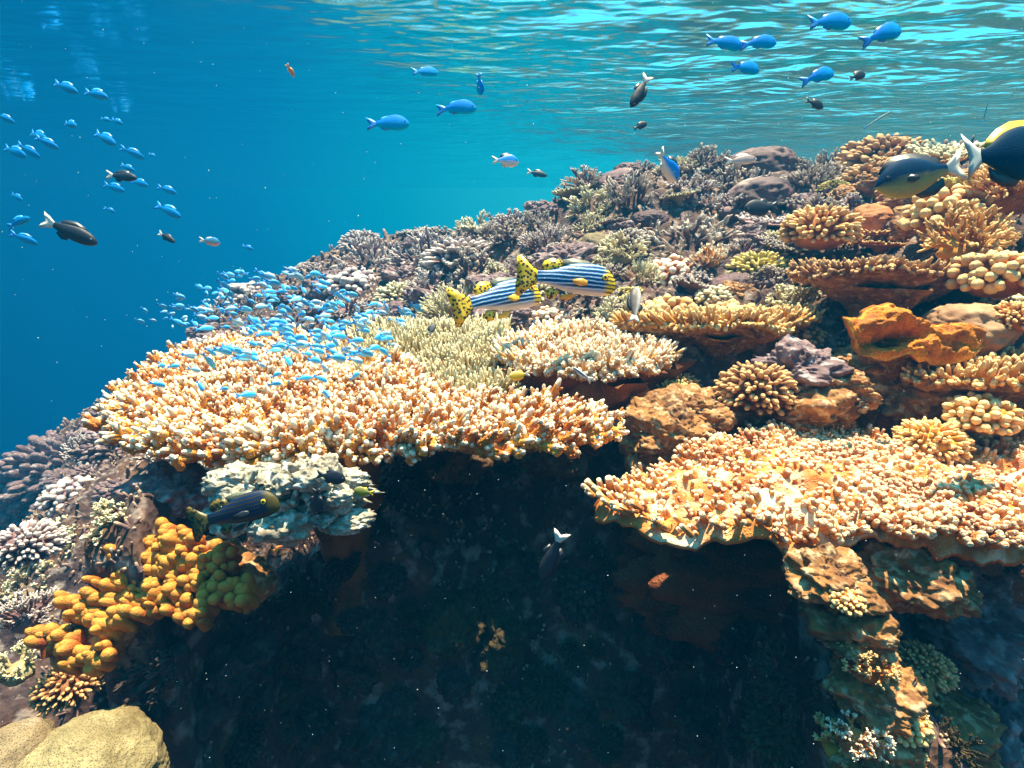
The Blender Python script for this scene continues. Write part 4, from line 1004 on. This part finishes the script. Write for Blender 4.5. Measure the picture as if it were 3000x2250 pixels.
dark = make_fish('dark_fish', P_OVAL, .07, B_dark, F_dark, fins(dz=1.15), eye=(.40, .03, .02, E_sil))
slim = make_fish('dark_fish', P_ELONG, .07, B_dark, F_dark, fins(dz=.9, tm=F_pale), eye=(.40, .03, .018, E_sil))
DARKS = (
 (slim, 1382, 197, 1.5, 80, -118, 0, 'charcoal fish swimming steeply down in front of the surface ripples'),
 (dark, 1383, 272, 2.0, 32, 25, 0, 'tiny brown fish below the steeply diving charcoal fish'),
 (dark, 1852, 164, 1.7, 42, 20, 10, 'small dark fish with a pale nose right of the blue fish at upper right'),
 (dark, 1760, 224, 1.8, 44, -15, 10, 'small brown fish alone below the upper right blue fish'),
 (dark, 1645, 447, 1.9, 75, 184, 0, 'black oval fish in front of the dark coral on the ridge'),
 (slim, 150, 500, 1.3, 115, -24, 10, 'large dark fish with a pale tail at the left of the open water'),
 (slim, 360, 513, 1.8, 42, -30, 0, 'small dark fish below the hazy blue fish on the left'),
 (slim, 262, 381, 1.9, 68, -6, 0, 'dim dark fish among hazy blue fish on the left'),
 (dark, 715, 1030, .70, 65, -10, 0, 'black fish against the bleached rock under the plate'),
 (dark, 683, 1083, .66, 62, -95, 15, 'black fish hanging vertically beside the bleached rock'),
 (dark, 932, 712, 1.35, 30, 70, 30, 'tiny dark fish over the khaki table coral'),
 (slim, 1520, 368, 3.0, 30, 0, 0, 'tiny dark fish on the skyline right of the blue and white diver'),
 (slim, 1160, 375, 5.0, 45, -12, 0, 'faint slim fish far off in the open water below the cream bellied one'),
)
fs = set()
for src, px, py, Y_, l, a, yw, lab in DARKS:
    o = src if src.name not in fs else copy_tree(src); 
    if src.name not in fs: fs.add(src.name); fs.add(o.name)
    pose(o, px, py, Y_, l, a, yw, label=lab)

grey = make_fish('grey_fish', P_ELONG, .07, B_grey, F_dark, fins(dz=.9, tm=F_pale), eye=(.40, .03, .02, E_sil))
pose(grey, 1372, 658, 1.30, 85, 82, 20, label='grey fish standing on its tail behind the peach table coral')
pose(make_fish('yellow_fish', P_OVAL, .07, B_yellow, F_yel2, fins(dz=1.1, tm=F_pale), eye=(.40, .03, .02, E_dark)), 1122, 810, 1.02, 46, 190, 0, label='small bright yellow fish between the khaki coral and the orange plate')
pose(make_fish('yellow_fish', P_OVAL, .07, fish_mat('dull_yellow_fish', (.32, .28, .02), (.38, .32, .03), (.3, .3, .1)), F_yel2, fins(dz=1.1), eye=(.40, .03, .02, E_dark)), 786, 1062, .72, 44, 170, 0, label='dull yellow fish in the shade at the right end of the bleached rock')
pose(make_fish('cleaner_fish', P_SLIM, .04, fish_mat('cleaner', (.35, .5, .65), (.015, .02, .04), (.7, .75, .8), -.3, .35), F_pale, fins(dz=.55), eye=(.42, .015, .012, E_dark)), 1258, 808, 1.0, 52, 145, 0, label='slim black and pale blue striped fish at the back edge of the orange plate')
orange = make_fish('orange_fish', P_ELONG, .06, B_orange, F_orange, fins(dz=.9), eye=(.40, .03, .018, E_dark))
pose(orange, 627, 152, 1.6, 26, -60, 20, label='tiny bright orange fish alone in the upper left water')
pose(copy_tree(orange), 600, 1185, .68, 24, 30, 0, label='tiny red orange fish at the lower edge of the bleached rock')
pose(make_fish('blue_orange_fish', P_OVAL, .07, fish_mat('blue_orange', (.0, .2, .5), (.1, .3, .4), (.75, .35, .25)), F_pale, fins(dz=1.), eye=(.40, .03, .018, E_dark)), 453, 521, 1.7, 38, -5, 20, label='small blue fish with an orange belly above the blue school')
pose(make_fish('banded_fish', P_ELONG, .06, B_pale, F_pale, fins(dz=.9), eye=(.40, .02, .02, E_dark)), 1600, 346, 1.7, 70, 5, 0, label='pale pinkish banded fish over the ridge skyline')

tang_f = [('tail_fin', [(-.27, .05), (-.36, .12), (-.46, .20), (-.43, .08), (-.40, 0), (-.43, -.08), (-.46, -.20), (-.36, -.12), (-.27, -.05)], (-.30, 0), F_pale),
          ('dorsal_fin', [(.45, .13), (.36, .24), (.24, .292), (.08, .285), (-.08, .225), (-.2, .14), (-.24, .075), (-.1, .0), (.2, .0)], (.03, .1), F_yel2),
          ('anal_fin', [(.15, -.18), (.05, -.27), (-.10, -.27), (-.22, -.19), (-.22, -.09), (-.1, -.15)], (-.05, -.17), F_dark)]
pose(make_fish('dark_blue_fish', P_OVAL, .09, B_navy, F_dark, tang_f, eye=(.38, .05, .022, E_yel), pect=(.2, -.03, .12, .09)), 2175, 335, .95, 250, 8, 12, label='big dark blue fish with a yellow back fin cut by the right edge')
pose(make_fish('dark_blue_fish', P_OVAL, .08, B_navyel, F_dark, tang_f[:1]+[('dorsal_fin', tang_f[1][1], (.03, .1), F_dark)]+tang_f[2:], eye=(.38, .05, .022, E_dark), pect=(.2, -.03, .12, .09)), 1990, 378, 1.15, 180, 12, 10, left=True, label='dark blue fish with a yellowish belly left of the yellow backed fish')
rim_f = make_fish('pale_edged_fish', P_ELONG, .06, B_dark, F_dark, fins(dz=.9, tm=F_pale), eye=(.40, .03, .018, E_dark))
pose(rim_f, 1192, 1200, .72, 120, -112, 10, label='black fish with a white tail edge in the deep shade under the plate')

needle = make_fish('needle_fish', [(0, .01, -.01), (.3, .022, -.022), (.7, .025, -.025), (.9, .012, -.014), (1, .0, -.004)], .02, fish_mat('needle', (.02, .12, .16), (.04, .2, .25), (.2, .4, .45)), F_blue,
                   [('tail_fin', [(-.27, .012), (-.33, .04), (-.31, 0), (-.33, -.04), (-.27, -.012)], (-.28, 0), None)])
for k, (px, py, Y_, l, a, lab) in enumerate(((1890, 262, 3.0, 90, 32, 'thin faint fish slanting upwards over the ridge'), (1955, 292, 3.0, 90, 2, 'thin faint level fish just above the reef crest'),
        (2128, 245, 2.4, 55, 75, 'faint upright fish above the yellow backed fish'), (1580, 285, 4.0, 38, -35, 'short faint thin fish left of the slanting one'), (2190, 200, 2.8, 40, 60, 'faint thin fish by the right edge under the surface'))):
    pose(needle if k == 0 else copy_tree(needle), px, py, Y_, l, a, 0, label=lab)

# schools of small blue green fish
chA = make_fish('school_fish', P_CHROM, .075, B_chrom, F_blue, [('tail_fin', TAILFORK, (-.30, 0), None), ('dorsal_fin', DORS, (.05, .11), None)], bend=0)
chB = make_fish('school_fish', P_CHROM, .075, B_chrom2, F_blue, [('tail_fin', TAILFORK, (-.30, 0), None), ('dorsal_fin', DORS, (.05, .11), None)], bend=.3)
q = np.random.default_rng(15); src = [chA, chB]; usedc = set(); k = 0
def school(px, py, Y_, l, a, yw, lab, grp):
    global k
    s = 1 if q.random() < .28 else 0
    o = src[s] if s not in usedc else copy_tree(src[s]); usedc.add(s)
    pose(o, px, py, Y_, l, a, yw, roll=q.normal(0, 10), label=lab, group=grp, left=q.random() < .12); k += 1
SL = 'small blue green fish in the dense school over the back of the big orange plate'; SG = 'dense school over the orange plate'
n = 0
while n < 185:
    px = q.uniform(285, 900); py = q.uniform(580, 720)
    topy = 705-115*math.exp(-((px-560)/240)**2) - 20*(px > 620)
    if px < 420 and py > 705: continue
    if py < topy-8 or (px > 780 and py < 650+ (px-780)*.1): continue
    if q.random() > .35+.65*np.clip((px-290)/140, 0, 1): continue
    school(px, py, q.uniform(1.75, 2.6), q.uniform(12, 18)+ (q.uniform(3, 12) if px > 380 else 0), q.normal(-12, 20), q.normal(10, 32), SL, SG); n += 1
n = 0
while n < 112:
    px = q.uniform(320, 850); py = 690+abs(q.normal(0, 75))
    if py > 860 or (px < 500 and py < 740+ (500-px)*.25) or (px > 780 and py > 800): continue
    Yp = onz(px, py, -.345)[1]
    school(px, py, Yp*q.uniform(.86, .96), q.uniform(20, 38), q.normal(-8, 20), q.normal(5, 32), SL, SG); n += 1
chC = make_fish('hazy_fish', P_ELONG, .07, fish_mat('hazy', (.0, .20, .55), (.0, .28, .62), (.05, .42, .62), -.2, .2, rough=.6), F_blue, [('tail_fin', TAILFORK, (-.30, 0), None), ('dorsal_fin', DORS, (.05, .11), None)], bend=.2); usedC = []  # bluer, flatter body colour stands in for haze
HL = ((140,188,60),(205,203,62),(68,195,60),(10,255,40),(227,258,26),(252,262,30),(150,268,45),(80,293,62),(100,308,48),(30,327,60),(60,325,50),(225,298,62),(285,330,45),(328,335,20),(275,362,34),(300,395,45),(245,405,50),(360,410,42),(362,455,62),(35,425,34),(237,454,24),(38,480,58),(50,515,50),(535,535,26),(35,65,42))
for (px, py, l) in HL:
    near = (px, py) in ((225, 298), (100, 308), (205, 203), (38, 480), (50, 515), (362, 455))
    o = chC if not usedC else copy_tree(chC); usedC.append(1)
    pose(o, px, py, 2.2 if near else q.uniform(3.2, 6.0), l, q.normal(-22, 6) if (px, py) != (38, 480) else 20, q.normal(5, 10), label='blue fish of the loose hazy group on the left of the open water', group='loose group at the left')
KIDS.clear()

# ------------------------------------------------------------------ specks drifting in the water
def specks():
    q = np.random.default_rng(2); n = 520; g = Geo(); V0 = np.array([[1, 0, 0], [-1, 0, 0], [0, 1, 0], [0, -1, 0], [0, 0, 1], [0, 0, -1]], float); T0 = np.array([[0, 2, 4], [2, 1, 4], [1, 3, 4], [3, 0, 4], [2, 0, 5], [1, 2, 5], [3, 1, 5], [0, 3, 5]])
    for _ in range(n):
        px, py = q.uniform(0, 2212), q.uniform(0, 1659); Y_ = q.uniform(.28, .6) if py > 1000 else q.uniform(.35, 1.6)
        p = W(px, py, Y_); g.add(p+V0*(q.uniform(.3, 1.1)*q.uniform(.6, 1.2)*depth(p)/F)*np.array([1, 1, q.uniform(.6, 1.5)]), None, T0)
    m = bpy.data.materials.new('specks'); nt, p_, o = nodes(m); p_.inputs['Base Color'].default_value = (.85, .9, .9, 1); p_.inputs['Roughness'].default_value = .6
    tag(g.build('drifting_specks', m), 'tiny pale specks of plankton drifting in the water', kind='stuff')
specks()
